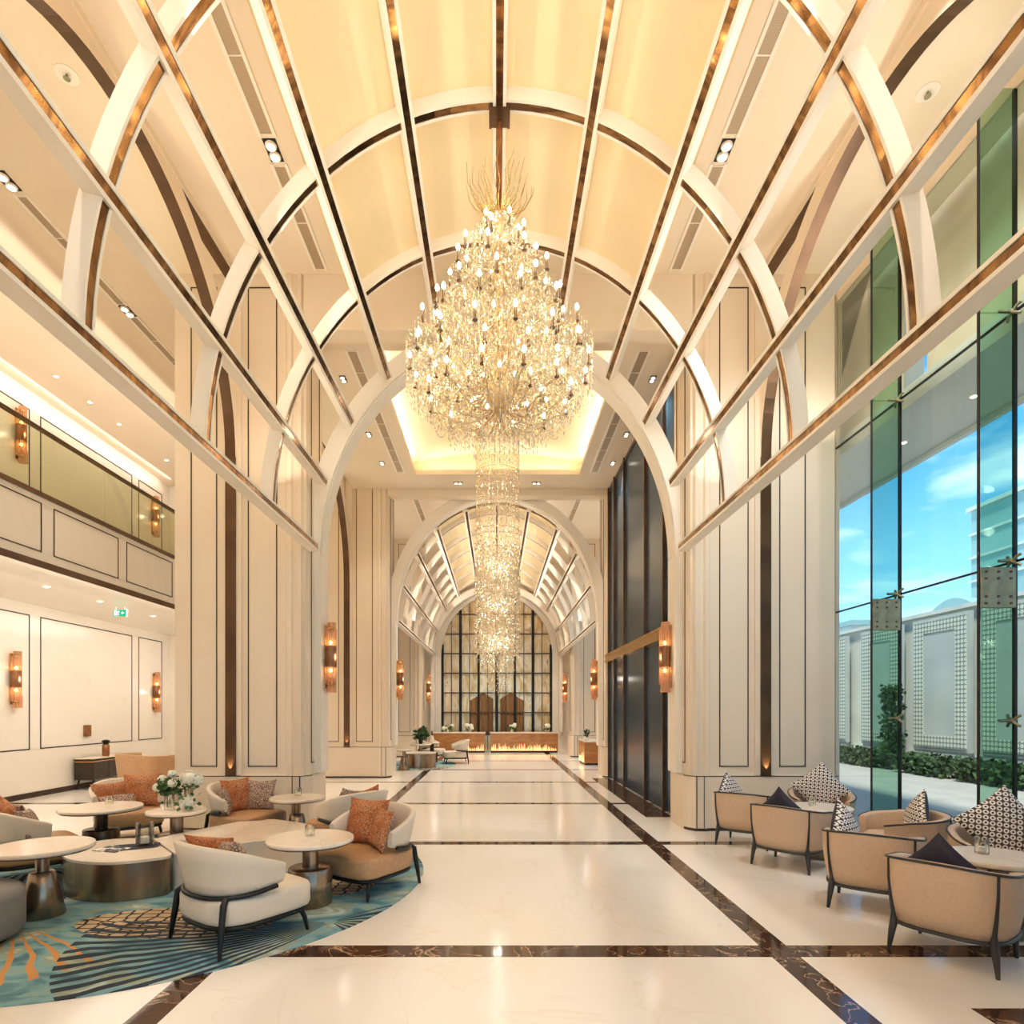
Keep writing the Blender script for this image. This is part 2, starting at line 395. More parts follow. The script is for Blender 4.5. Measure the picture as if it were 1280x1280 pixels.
for s in (-1, 1):
    xa, xb = XC + s*rw, (XL if s < 0 else XR)
    b.box(xa, xb, 24.6, 24.9, 0, 7.9)
b.box(XL, XR, 25.0, 25.2, 0, 7.9)
struct(b, 'wall_far', M['wallstone'], 'far end wall with a tall round-headed opening', 'wall')

# ------------------------------------------------------------------ pillars
def pillar(s, y0, label, outer=4.42):
    def X(a): return XC + s*a
    b = MB()
    plan = [(outer, 0), (2.9, 0), (2.88, -.03), (2.82, -.03), (2.80, .0), (2.745, .0), (2.735, -.02), (2.69, -.02), (2.665, .03), (2.635, .03), (2.62, .08), (2.62, .72), (2.66, .8), (outer, .8)]
    b.prism([(X(a), y0 + c) for a, c in plan], .74, ZC, 0)
    base = [(outer+.03, -.03), (2.88, -.03), (2.80, -.06), (2.68, -.05), (2.6, .05), (2.57, .12), (2.57, .74), (2.62, .83), (outer+.03, .83)]
    b.prism([(X(a), y0 + c) for a, c in base], 0, .752, 0)
    b.prism([(X(a*1.001), y0 + c - .012) for a, c in base], 0, .035, 1)
    b.prism([(X(a), y0 + c - .004) for a, c in base], .738, .748, 1)
    for a0, a1 in ((3.02, 3.42), (3.84, 4.2)):
        frame_y(b, min(X(a0), X(a1)), max(X(a0), X(a1)), .87, 7.42, y0, .013)
    frame_x(b, y0+.2, y0+.6, .9, 7.2, X(2.62), -s, .016)
    b.box(X(2.79), X(2.8), y0-.064, y0-.03, .04, .74, 1); b.box(X(2.69), X(2.7), y0-.064, y0-.03, .04, .74, 1)
    # shadow-gap strip of bronze where the side arch dies into the pillar
    b.box(X(3.58), X(3.70), y0-.015, y0+.01, .76, 5.2, 2)
    b.box(X(3.50), X(3.58), y0-.03, y0+.01, .76, ZC, 0); b.box(X(3.70), X(3.76), y0-.03, y0+.01, .76, ZC, 0)
    return struct(b, 'trim_pillar', [M['stone'], M['groove'], M['bronze']], label, 'pillar')
side = {-1: 'left', 1: 'right'}
words = ['nearest pair, just outside the view', 'nearest', 'second', 'farthest']
for k, y0 in enumerate(PIERS):
    for s in (-1, 1):
        pillar(s, y0, f'{words[k]} panelled stone pillar on the {side[s]} of the aisle', 4.6 if s > 0 else 4.42)

# ------------------------------------------------------------------ side arches between the pillars
def side_arch(s, ya, yb, label):
    cy, r = (ya+yb)/2, (yb-ya)/2 - .05
    cz = 7.46 - r
    X0, X1 = XC + s*3.57, XC + s*3.71
    n = 40; b = MB()
    def ring(rr): return [(cy + rr*math.cos(PI*i/n), cz + rr*math.sin(PI*i/n)) for i in range(n+1)]
    ri, ro = ring(r), [(y, min(z, ZC)) for y, z in ring(r+.26)]
    for i in range(n):
        for (xa, m) in ((X0, 0), (X1, 0)):
            b.add([(xa,*ri[i]),(xa,*ri[i+1]),(xa,*ro[i+1]),(xa,*ro[i])], [(0,1,2,3)], m)
        b.add([(X0,*ri[i]),(X0,*ri[i+1]),(X1,*ri[i+1]),(X1,*ri[i])], [(0,1,2,3)], 1)
        b.add([(X0,*ro[i]),(X0,*ro[i+1]),(X1,*ro[i+1]),(X1,*ro[i])], [(0,1,2,3)], 0)
    for yc, d in ((ya, 1), (yb, -1)):           # legs against the pillars
        b.box(X0, X1, yc, yc + d*.05, .75, cz, 1)
    b.box(X0-s*.02, X1+s*.02, ya, yb, ZC-.07, ZC, 0)
    for ysa, ysb in ((ya, cy-1.0), (cy+1.0, yb)):
        b.box(X0, X1, ysa, ysb, ZC-.085, ZC-.07, 1)
    return struct(b, 'trim_side_arch', [M['plaster'], M['bronze']], label, 'arch')
side_arch(-1, 3.35, 8.2, 'large round side arch of the near bay on the left')
side_arch(1, 3.35, 8.2, 'large round side arch of the near bay on the right, by the glass')
side_arch(-1, 9.0, 14.55, 'side arch between the first and second left pillars')
side_arch(-1, 15.35, 20.9, 'side arch between the second and third left pillars')
side_arch(1, 15.35, 20.9, 'side arch between the second and third right pillars')

# ------------------------------------------------------------------ ceilings
b = MB()
b.box(XL, XR+.3, YB, YF, ZC, ZC+.25, 0)
struct(b, 'ceiling', M['plaster'], 'flat cream plaster ceiling above the lattice and side aisles', 'ceiling')
def vault(y0, y1, label):
    b = MB(); n = 28; a0, a1 = R(51.5), R(128.5)
    for d in (.11, .15):
        for i in range(n):
            t0, t1 = a0+(a1-a0)*i/n, a0+(a1-a0)*(i+1)/n
            q = [(vpt(t, d), y) for t in (t0, t1) for y in (y0, y1)]
            b.add([(XC+p_[0], y, p_[1]) for p_, y in q], [(0,1,3,2)], 0, True)
    return struct(b, 'ceiling_vault', M['vault'], label, 'ceiling')
vault(1.2, 6.8, 'yellow plaster barrel vault above the large chandelier')
vault(15.6, 24.4, 'far barrel vault leading to the lattice window')
b = MB()                                      # coffered bay between the pillar pairs
y0, y1, hw = 8.95, 13.65, 1.86
b.box(XC-3.5, XC-hw, 8.48, 14.8, 7.0, 7.1); b.box(XC+hw, XC+3.5, 8.48, 14.8, 7.0, 7.1)
b.box(XC-hw, XC+hw, 8.48, y0, 7.0, 7.1); b.box(XC-hw, XC+hw, y1, 14.8, 7.0, 7.1)
for yh in (8.2, 14.55):
    b.box(XC-2.66, XC+2.66, yh, yh+.3, 6.84, ZC)
b.box(XC-hw-.25, XC-hw-.2, y0-.2, y1+.2, 7.1, ZC); b.box(XC+hw+.2, XC+hw+.25, y0-.2, y1+.2, 7.1, ZC)
struct(b, 'ceiling_coffer', M['plaster'], 'plaster tray ceiling with a cove behind the large chandelier', 'ceiling')
b = MB(); n = 20; wv = hw+.2                    # shallow barrel inside the tray
for i in range(n):
    u0, u1 = -1+2*i/n, -1+2*(i+1)/n
    z = lambda u: 7.16 + .40*math.sqrt(max(0, 1-u*u*.96))
    b.add([(XC+wv*u0,y0-.2,z(u0)),(XC+wv*u1,y0-.2,z(u1)),(XC+wv*u1,y1+.2,z(u1)),(XC+wv*u0,y1+.2,z(u0))], [(0,1,2,3)], 0, True)
    for ye in (y0-.2, y1+.2):
        b.add([(XC+wv*u0,ye,z(u0)),(XC+wv*u1,ye,z(u1)),(XC+wv*u1,ye,7.05),(XC+wv*u0,ye,7.05)], [(0,1,2,3)], 0)
struct(b, 'ceiling_tray', M['vault'], 'shallow curved plaster inside the ceiling tray', 'ceiling')

# ------------------------------------------------------------------ lattice of ribs and beams
def arc_bar(b, d0, d1, a0, a1, y0, y1, mat, n=56, a=VA, rise=VB):
    for i in range(n):
        t0, t1 = a0+(a1-a0)*i/n, a0+(a1-a0)*(i+1)/n
        def P(d, t, y): x, z = vpt(t, d, a, rise); return (x, y, z)
        b.add([P(d,t,y) for t in (t0,t1) for (d,y) in ((d0,y0),(d1,y0),(d1,y1),(d0,y1))],
              [(0,1,5,4),(1,2,6,5),(2,3,7,6),(3,0,4,7)] + ([(0,1,2,3)] if i == 0 else []) + ([(4,5,6,7)] if i == n-1 else []), mat)
RW, RD, RI = .056, .125, .034        # rib half width, depth, inlay half width
def make_rib():
    rt = empty('trim_rib', (0, 0, 0))
    b = MB(); arc_bar(b, 0, RD, 0, PI, -RW, RW, 0)
    for e in (-1, 1): arc_bar(b, -.012, 0, 0, PI, e*RW, e*RI, 0)
    b.build('rib_arch', M['white'], rt)
    b = MB(); arc_bar(b, -.006, .002, 0, PI, -RI, RI, 0)
    b.build('inlay_strip', M['inlay'], rt)
    return rt
def make_beam(y0, y1):
    rt = empty('trim_beam', (0, 0, 0))              # lies along Y, its inner face at x = 0, later turned about Y
    b = MB(); b.box(-.02, .10, y0, y1, -.058, .058)
    for e in (-1, 1): b.box(-.034, -.02, y0, y1, e*.058, e*.03)
    b.build('beam_body', M['white'], rt)
    b = MB(); b.box(-.027, -.015, y0, y1, -.03, .03)
    b.build('inlay_strip', M['inlay'], rt)
    return rt
def place_set(ribs, y0, y1, where):
    global rib0
    nm = ['first', 'second', 'third', 'fourth', 'fifth', 'sixth', 'seventh']
    for k, y in enumerate(ribs):
        o = copy_tree(rib0); o.location = (XC, y, 0)
        tag(o, f'{nm[k]} cream arch rib with bronze inlay in the {where} vault', 'rib', f'arch ribs of the {where} vault', 'structure')
    bm0 = make_beam(y0, y1)
    spec = [(18,'middle'),(36,'upper'),(52.6,'vault edge'),(71.6,'inner')]
    lst = [(a, f'right {n}') for a, n in spec] + [(180-a, f'left {n}') for a, n in spec] + [(90, 'crown')]
    for k, (a, n) in enumerate(lst):
        o = bm0 if k == 0 else copy_tree(bm0)
        x_, z_ = vpt(R(a)); o.location = (XC + x_, 0, z_); o.rotation_euler = (0, -vang(R(a)), 0)
        tag(o, f'{n} long beam with bronze inlay in the {where} vault', 'beam', f'long beams of the {where} vault', 'structure')
    for s in (-1, 1):                              # the lowest beams stand straight, under the springing
        o = copy_tree(bm0); o.location = (XC + s*VA, 0, 3.895); o.rotation_euler = (0, 0 if s > 0 else PI, 0)
        tag(o, f'{side[s]} lowest long beam with bronze inlay in the {where} vault', 'beam', f'long beams of the {where} vault', 'structure')
rib0 = make_rib()
place_set([3.65, 5.17, 6.69], 1.2, 8.3, 'near')
place_set([16.0, 17.5, 19.0, 20.5, 22.0, 23.5], 15.3, 24.5, 'far')
for o in kids(rib0): bpy.data.objects.remove(o)
bpy.data.objects.remove(rib0)

# big arches between pillar pairs
def big_arch(y0, y1, label, rise=VB+.06):
    b = MB(); b.M = Matrix.Translation((XC, 0, 0))
    arc_bar(b, 0, .24, 0, PI, y0, y1, 0, 56, VA, rise)
    arc_bar(b, -.015, 0, 0, PI, y0+.05, y1-.05, 0, 56, VA, rise)
    for s in (-1, 1): b.box(s*VA, s*(VA+.14), y0, y1, .752, ZS, 0)
    return struct(b, 'trim_arch', M['white'], label, 'arch')
big_arch(8.52, 8.9, 'broad cream arch across the hall behind the large chandelier')
big_arch(14.9, 15.25, 'second broad cream arch across the hall')
big_arch(24.2, 24.55, 'broad cream arch framing the lattice window', 2.62)

# ------------------------------------------------------------------ balcony
b = MB()
XBF = -6.1
b.box(XL, XBF, YB, 16.0, 3.62, 4.5, 0)
b.box(XBF, XBF+.02, YB, 16.0, 3.55, 3.64, 2); b.box(XBF-.04, XBF+.03, YB, 16.0, 4.5, 4.56, 2)
for y0, y1 in ((5.2, 6.5), (6.7, 8.05), (8.27, 9.69), (9.9, 11.3), (11.5, 12.9), (13.1, 14.5)):
    frame_x(b, y0, y1, 3.76, 4.42, XBF, 1, .014)
struct(b, 'balcony', [M['wallstone'], M['groove'], M['bronze']], 'long balcony front with outlined panels and bronze edges', 'balcony')
rt = tag(empty('glass_balustrade', (XBF-.03, 0, 4.56)), 'tinted glass balustrade with dark handrail standing on the balcony edge', 'balustrade')
b = MB(); b.box(-.03, .03, YB, 16.0, .84, .88); b.build('handrail', M['bronze'], rt)
for k in range(11):
    y0 = 1.6 + k*1.3
    if y0 > 15: break
    b = MB(); b.box(-.008, .008, y0+.01, min(y0+1.29, 16), 0, .84); b.build('glass_pane', M['rail_glass'], rt)

# ------------------------------------------------------------------ glass wall on the right
b = MB()
b.box(XR, XR+.25, YB, 8.9, 7.2, 7.9); b.box(XR, XR+.25, 8.9, YF, 7.2, 7.9)
b.box(XR, XR+.05, 20.9, YF, 0, 7.2); b.box(XR, XR+.05, 8.21, 15.3, 0, 7.2)
struct(b, 'wall_right', M['plaster'], 'cream strip of wall above the glass front', 'wall')
fy = [.78, 2.31, 3.84, 5.37, 6.9, 8.2]
wn = 1
def glazing(y0, y1, label):
    global wn
    rt = tag(empty(f'window_{wn}', (XR, 0, 0)), label, 'window', 'tall glass wall panels', 'structure'); wn += 1
    for z0, z1 in ((.0, 2.97), (2.985, 5.21), (5.225, 7.2)):
        b = MB(); b.box(-.008, .008, y0+.008, y1-.008, z0, z1); b.build('pane', M['pane'], rt)
    b = MB()
    for z in (2.977, 5.217): b.box(-.01, .01, y0, y1, z-.009, z+.009)
    if abs(y1-8.2) > .01: b.box(-.01, .01, y1-.009, y1+.009, 0, 7.2)
    b.build('joint', M['black'], rt)
glazing(-4.6, .78, 'glass wall panel behind the viewpoint')
rt = tag(empty(f'window_{wn}', (0, YB-.1, 0)), 'glazed entrance front behind the viewpoint', 'window', None, 'structure'); wn += 1
for k in range(6):
    x0 = -4.6 + k*1.54
    b = MB(); b.box(x0+.03, x0+1.51, -.008, .008, 0, 7.2); b.build('pane', M['pane'], rt)
b = MB()
for k in range(7): x0 = -4.6 + k*1.54; b.box(x0-.03, x0+.03, -.05, .05, 0, 7.2)
b.build('mullion', M['bronze'], rt)

for k in range(5): glazing(fy[k], fy[k+1], ['glass panel outside the view', 'third glass panel from the right edge of view', 'tall glass wall panel beside the nearest tub chair', 'tall glass wall panel between the two glass fins', 'tall glass wall panel beside the right stone pillar'][k])
for k in range(4): glazing(15.35+k*1.39, 15.35+(k+1)*1.39, f'{["first","second","third","fourth"][k]} far glass panel beyond the second right pillar')
def fin(y, label):
    rt = tag(empty('glass_fin', (XR, y, 0)), label, 'glass fin', 'glass fins stiffening the glass wall')
    b = MB()
    b.box(-.33, -.012, -.012, .012, 0, 2.5); b.box(-.33, -.012, -.012, .012, 2.5, 5.2); b.box(-.33, -.012, -.012, .012, 5.2, 7.2)
    b.build('fin_blade', M['fin'], rt)
    b = MB(); b.box(-.336, -.328, -.014, .014, 0, 7.2); b.box(-.02, -.012, -.014, .014, 0, 7.2); b.build('edge_seal', M['black'], rt)
    b = MB(); b.box(-.33, -.012, -.022, .022, 2.56, 2.92)
    p = b.build('splice_plate', M['steel'], rt, .003)
    q = None
    for zx in (2.6, 2.66, 2.82, 2.88):
        for xx in (-.28, -.17, -.06):
            if q is None:
                b = MB(); b.M = Matrix.Rotation(R(90), 4, 'X'); b.lathe([(.012, -.028), (.012, .028)], 8)
                q = k_ = b.build('bolt', M['bronze'], p)
            else:
                k_ = q.copy(); C.objects.link(k_); k_.parent = p
            k_.location = (xx, 0, zx)
    for z in (1.55, 2.98, 5.21):
        b = MB()
        for dy in (-.07, .07):
            for dz in (-.05, .05): b.tube([(-.03, 0, z), (-.03, dy*.6, z+dz*.6), (-.012, dy, z+dz)], [.016, .012, .014], 6)
        b.tube([(-.15, 0, z), (-.03, 0, z)], .014, 6); b.ball((-.03, 0, z), .028)
        b.build('spider_fitting', M['steel'], rt)
fin(6.9, 'green glass fin with bolted steel plate nearer the right pillar')
fin(5.37, 'green glass fin with bolted steel plate at the right edge of view')
fin(3.84, 'green glass fin beside the nearest tub chair, outside the view')

# ------------------------------------------------------------------ dark glazed doors in the second bay
rt = tag(empty('door_1', (XC+2.72, 0, 0)), 'tall dark glazed doors with bronze transom between the right pillars', 'door', None, 'structure')
b = MB()
for y in (9.05, 9.75, 10.97, 12.75, 13.8, 14.5):
    b.box(-.05, .1, y-.025, y+.025, 0, 7.0)
b.box(-.02, .1, 9.0, 14.55, 6.92, 7.0)
b.build('door_frame', M['bronze'], rt)
b = MB(); b.box(-.11, .1, 9.0, 14.55, 2.78, 2.98); b.box(-.12, -.1, 9.0, 14.55, 2.8, 2.84); b.box(-.12, -.1, 9.0, 14.55, 2.93, 2.96); b.build('transom', M['gold'], rt)
ys_ = [9.05, 9.75, 10.97, 12.75, 13.8, 14.5]
for k in range(5):
    b = MB(); b.box(.0, .03, ys_[k]+.04, ys_[k+1]-.04, .02, 2.8); b.build('door_leaf', M['doorglass'], rt)
    b = MB(); b.box(.0, .03, ys_[k]+.04, ys_[k+1]-.04, 2.98, 6.92); b.build('upper_pane', M['doorglass'], rt)

# ------------------------------------------------------------------ arched lattice window at the far end
rt = tag(empty('window_20', (XC, 24.7, 0)), 'arched lattice window with dark mullions at the far end', 'window', None, 'structure')
b = MB(); nn = 40; rr = rw
pts = [(rr, .0)] + [(rr*math.cos(PI*i/nn), zc + rz_*math.sin(PI*i/nn)) for i in range(nn+1)] + [(-rr, .0)]
b.prism(pts, .12, .15, axis='y'); b.build('pane', M['goldpane'], rt)
b = MB()
def zt(x): return zc + rz_*math.sqrt(max(1 - x*x/rr/rr, 0))
for i in range(7):
    x = -rr + .04 + i*(2*rr-.08)/6; w = .055 if i in (1, 3, 5, 0, 6) else .045
    b.box(x-w, x+w, -.03, .1, 0, zt(x))
b.build('mullion', M['black'], rt)
b = MB()
for i in range(6):
    x = -rr + .04 + (i+.5)*(2*rr-.08)/6; b.box(x-.014, x+.014, .03, .11, 0, zt(x))
for k in range(7):
    z = .72 + k*.81; hx = rr if z < zc else rr*math.sqrt(max(1-((z-zc)/rz_)**2, 0)); b.box(-hx, hx, .02, .1, z-.022, z+.022)
b.build('glazing_bar', M['bronze'], rt)
b = MB()
for s in (-1, 1):
    pl = []; 
    for i in range(25):
        u = i/24; x = s*(.14 + .98*u); pl.append((x, .085 + .02*math.sin(u*40)))
    for i in range(24):
        (xa, ya), (xb, yb) = pl[i], pl[i+1]; za = 2.35 - .35*abs(i-10)/14
        b.add([(xa,ya,.6),(xb,yb,.6),(xb,yb,za),(xa,ya,za+.0)], [(0,1,2,3)], 0, True)
b.build('pane_reflection', M['pane_reflection'], rt)  # solid brown shapes imitating reflections in the pane
b = MB(); b.box(-.06, .06, -.6, -.48, 0, 3.2); b.build('centre_post', M['black'], rt)

# ------------------------------------------------------------------ outdoors
b = MB(); b.box(XR, 80, -40, 140, -.25, -.015); b.box(-30, XR, -40, YB, -.25, -.015)
struct(b, 'terrace', M['terrace'], 'pale stone terrace outside the glass wall', 'terrace')
b = MB(); b.box(XR+.25, 6.05, -6, 15.3, 5.26, 5.5); b.box(6.05, 6.12, -6, 15.3, 5.2, 5.55)
struct(b, 'canopy', M['canopy'], 'white entrance canopy outside the glass wall', 'canopy')
b = MB(); b.box(5.1, 5.35, -6, 7.1, 5.5, 8.2); b.box(5.1, 5.35, 7.5, 15, 5.5, 8.2)
struct(b, 'wall_outside', M['extbeige'], 'beige cladding above the canopy', 'wall')
b = MB(); b.box(11.6, 11.9, -6, 60, 0, 4.15); b.box(11.5, 11.95, -6, 60, 4.15, 4.25); b.box(11.45, 11.6, -6, 60, 0, .45)
struct(b, 'garden_wall', M['extwall'], 'long pale garden wall across the terrace', 'wall')
def gpanel(y0, y1, label):
    rt = tag(empty('garden_panel', (11.44, (y0+y1)/2, -.02)), label, 'wall panel', 'fretwork panels on the garden wall')
    h = (y1-y0)/2
    b = MB(); b.box(-.12, 0, -h, h, .62, 4.05); b.box(-.1, 0, -h+.05, h-.05, 0, .62); b.build('panel', M['extpanel'], rt)
    b = MB(); w = .42 if h > .7 else .3
    b.box(-.14, -.12, -h+.06, -h+w, .7, 3.97); b.box(-.14, -.12, h-w, h-.06, .7, 3.97)
    b.box(-.14, -.12, -h+w, h-w, .7, 1.0); b.box(-.14, -.12, -h+w, h-w, 3.67, 3.97)
    b.build('fretwork', M['lattice'], rt)
gpanel(14.36, 16.3, 'wide fretwork panel between the two glass fins')
gpanel(16.8, 18.6, 'fretwork panel seen behind the glass fin by the pillar')
gpanel(19.4, 21.6, 'farthest fretwork panel beside the right pillar')
gpanel(12.0, 14.0, 'fretwork panel at the right edge of view')
gpanel(9.4, 11.5, 'fretwork panel just outside the right edge')
def leaves(b, c, sx_, sy_, sz_, n, size):
    for _ in range(n):
        p = Vector((c[0]+random.uniform(-sx_, sx_), c[1]+random.uniform(-sy_, sy_), c[2]+random.uniform(-sz_, sz_)))
        e = Euler((random.uniform(0, 6), random.uniform(0, 6), random.uniform(0, 6))).to_matrix()
        q = [(0,0,0), (size*.4, size*.5, 0.1*size), (0, size, 0), (-size*.4, size*.5, .1*size)]
        b.add([p + e @ Vector(v) for v in q], [(0,1,2,3)])
for k, (y0, y1) in enumerate(((9, 12), (12, 14.2), (14.2, 16.3), (16.9, 19), (19, 22))):
    b = MB(); leaves(b, (10.9, (y0+y1)/2, .27), .25, (y1-y0)/2-.16, .22, 900, .14)
    tag(b.build('hedge', M['hedge'], recalc=False), ['low clipped hedge at the right edge of view', 'low clipped hedge behind the right glass fin', 'low clipped hedge below the wide fretwork panel', 'low clipped hedge behind the glass fin by the pillar', 'farthest stretch of low hedge beside the pillar'][k], 'hedge', 'low hedges along the garden wall')
rt = tag(empty('column_shrub', (10.95, 16.6, 0)), 'slim dark green shrub between two fretwork panels', 'shrub')
b = MB(); b.tube([(0,0,-.02),(0,.02,1.0),(0,0,2.0)], [.04,.03,.01], 6); b.build('stem', M['wood'], rt)
b = MB(); leaves(b, (0, 0, 1.3), .22, .2, 1.0, 900, .13); b.build('foliage', M['hedge'], rt, recalc=False)
def tower(name, x, y, w, d, h, floors, label):
    rt = tag(empty(name, (x, y, 0)), label, 'building')
    b = MB(); b.box(-w/2, w/2, -d/2, d/2, -.2, h); b.build('block', M['bldg'], rt)
    b = MB()
    for k in range(1, floors): z = h*k/floors; b.box(-w/2-.2, w/2+.2, -d/2-.2, d/2+.2, z-.15, z+.15)
    b.box(-w/2-.4, w/2+.4, -d/2-.4, d/2+.4, h, h+.5); b.build('floor_band', M['extwall'], rt)
tower('far_tower', 66, 71, 10, 12, 27, 9, 'stepped green glass tower beyond the garden wall')
rt = tag(empty('pavilion', (31, 38, 0)), 'low pale pavilion with curved roof behind the garden wall', 'building')
b = MB(); b.box(-2, 2, -2, 2, -.2, 7.8); b.build('block', M['extwall'], rt)
b = MB(); b.prism([(-2.2, 7.8)] + [(-2.2 + 4.4*i/12, 7.8 + .9*math.sin(PI*i/12)) for i in range(1, 12)] + [(2.2, 7.8)], -2.2, 2.2, axis='x'); b.build('roof', M['bldg'], rt)
rt = tag(empty('low_block', (30, 50, 0)), 'small pale building behind the garden wall beside the pillar', 'building')
b = MB(); b.box(-1.5, 1.5, -2, 2, -.2, 8.4); b.build('block', M['extwall'], rt)
b = MB(); b.box(-1.7, 1.7, -2.2, 2.2, 8.4, 8.8); b.build('roof', M['bldg'], rt)
# ------------------------------------------------------------------ soft shapes
def sup(w, d, n, ex, ey=None, cx=0, cy=0):
    pts = []
    for i in range(n):
        t = 2*PI*i/n; c, s_ = math.cos(t), math.sin(t)
        e = ex if (ey is None or s_ < 0) else ey
        pts.append((cx + w/2*math.copysign(abs(c)**(2/e), c), cy + d/2*math.copysign(abs(s_)**(2/e), s_)))
    return pts
def puff(b, poly, z0, z1, r, mat=0, dome=.01):
    cx = sum(p[0] for p in poly)/len(poly); cy = sum(p[1] for p in poly)/len(poly)
    ext = max(math.hypot(p[0]-cx, p[1]-cy) for p in poly)
    def ins(d): k = 1 - d/ext; return [(cx+(x-cx)*k, cy+(y-cy)*k) for x, y in poly]
    rs = []
    for z, d in ((z0, r), (z0+r*.3, r*.3), (z0+r, 0), (z1-r, 0), (z1-r*.3, r*.3), (z1, r), (z1+dome*.6, ext*.45), (z1+dome, ext*.97)):
        rs.append([(x, y, z) for x, y in ins(d)])
    b.rings(rs, mat)
def arcpath(rx, ry, e, a0, a1, n, cy=0):
    # points around the back of a chair; angle 0 is straight back (-Y), positive to +X
    out = []
    for i in range(n+1):
        a = a0 + (a1-a0)*i/n; s_, c = math.sin(a), math.cos(a)
        out.append((a, rx*math.copysign(abs(s_)**(2/e), s_), cy - ry*math.copysign(abs(c)**(2/e), c)))
    return out
def shell(b, path, section, mat=0, cyc=0):
    rs = []
    for a, x, y in path:
        d = Vector((x, y-cyc, 0)); l = d.length; d /= l
        rs.append([(x + d.x*o, y + d.y*o, z) for o, z in section(a)])
    b.rings(rs, mat, True, True)

# ------------------------------------------------------------------ lounge chair with slung back (left lounge)
def make_lounge():
    rt = empty('lounge_chair')
    b = MB(); puff(b, sup(.74, .76, 40, 3.2, 6, 0, .0), .185, .365, .035, dome=.012); b.build('seat', M['fabric'], rt)
    A = R(100)
    def sec(a):
        u = abs(a)/A; zt = .73 - .17*u**2.2; zb = .375 + .05*u**3; h = zt - zb; f = .075*(h/.35)
        return [(.0, zb), (.018, zb+h*.25), (f*.7, zb+h*.7), (f, zt-.015), (f-.012, zt), (f-.045, zt), (f-.058, zt-.015), (f*.6-.058, zb+h*.65), (-.05, zb+.05), (-.04, zb)]
    b = MB(); shell(b, arcpath(.375, .37, 2.3, -A, A, 36), sec); b.build('backrest', M['fabric'], rt)
    b = MB(); b.tube([(x*1.02, y*1.02, .372 + .05*(abs(a)/A)**3) for a, x, y in arcpath(.38, .375, 2.3, -R(92), R(92), 28)], .016, 8)
    b.build('arm_rail', M['black'], rt)
    for s in (-1, 1):
        b = MB(); b.tube([(s*.27, -.285, .378), (s*.30, -.325, .34), (s*.315, -.35, .16), (s*.33, -.37, 0)], [.02, .024, .022, .013], 8)
        b.build('leg', M['black'], rt)
        b = MB(); b.tube([(s*.30, .27, .175), (s*.315, .30, .1), (s*.325, .32, 0)], [.018, .018, .012], 8)
        b.build('leg', M['black'], rt)
    b = MB(); p = sup(.68, .7, 32, 3.2, 5); b.tube([(x, y, .168) for x, y in p], .02, 8, closed=True)
    b.build('base_frame', M['black'], rt)
    return rt
# ------------------------------------------------------------------ tub chair (right lounge)
def make_tub():
    rt = empty('tub_chair')
    A = R(138); e = 3.0; rx, ry = .355, .335
    def top(a):
        u = min(1, abs(a)/A); return .66 - .10*u**1.6
    def sec(a):
        zt = top(a); zb = .205
        return [(-.035, zb), (-.012, zb+.12), (.006, zb+.25), (.012, zt-.02), (.004, zt), (-.045, zt), (-.056, zt-.02), (-.06, zb+.2), (-.075, zb)]
    b = MB(); shell(b, arcpath(rx, ry, e, -A, A, 56), sec); b.build('shell', M['tub'], rt)
    b = MB(); puff(b, sup(.57, .54, 36, 4, 4, 0, .02), .23, .43, .04); b.build('seat_cushion', M['tub'], rt)
    def out(a, o, z):
        (_, x, y), = arcpath(rx, ry, e, a, a, 1)[:1]; d = Vector((x, y, 0)).normalized(); return (x+d.x*o, y+d.y*o, z)
    b = MB(); b.tube([out(a, .012, top(a)-.004) for a, x, y in arcpath(rx, ry, e, -A, A, 48)], .0085, 6); b.build('piping', M['charwood'], rt)
    b = MB(); b.tube([out(a, -.032, .2) for a, x, y in arcpath(rx, ry, e, -A, A, 48)], .014, 6); b.build('bottom_rail', M['charwood'], rt)
    for s in (-1, 1):
        a = s*R(47)
        b = MB(); b.tube([out(a, .016, top(a)-.01), out(a, .014, .5), out(a, .0, .36), out(a, -.016, .26), out(a, -.02, .2), out(a, -.005, .12), out(a, .012, 0)], [.008, .0085, .011, .014, .026, .021, .012], 8)
        b.build('leg', M['charwood'], rt)
        a = s*R(132)
        b = MB(); b.tube([out(a, -.03, .22), out(a, -.03, .12), out(a, -.02, 0)], [.022, .02, .012], 8)
        b.build('leg', M['charwood'], rt)
    return rt
def make_cushion(w, h, t, m1, m2, name='cushion', n=14):
    b = MB()
    def P(u, v, sg):
        ku = 1 - .10*(1-v*v)*abs(u)**2; kv = 1 - .10*(1-u*u)*abs(v)**2   # pulled-in edges, pointed corners
        k = max(0, (1-u**2)*(1-v**2))**.42
        return (w/2*u*ku, h/2*v*kv, sg*t/2*k)
    for sg, m in ((1, 0), (-1, 1)):
        vs = [P(-1+2*i/n, -1+2*j/n, sg) for j in range(n+1) for i in range(n+1)]
        fs = [(j*(n+1)+i, j*(n+1)+i+1, (j+1)*(n+1)+i+1, (j+1)*(n+1)+i) for j in range(n) for i in range(n)]
        if sg < 0: fs = [f[::-1] for f in fs]
        b.add(vs, fs, m, True)
    return b.build(name, [M[m1], M[m2]], None, recalc=False)
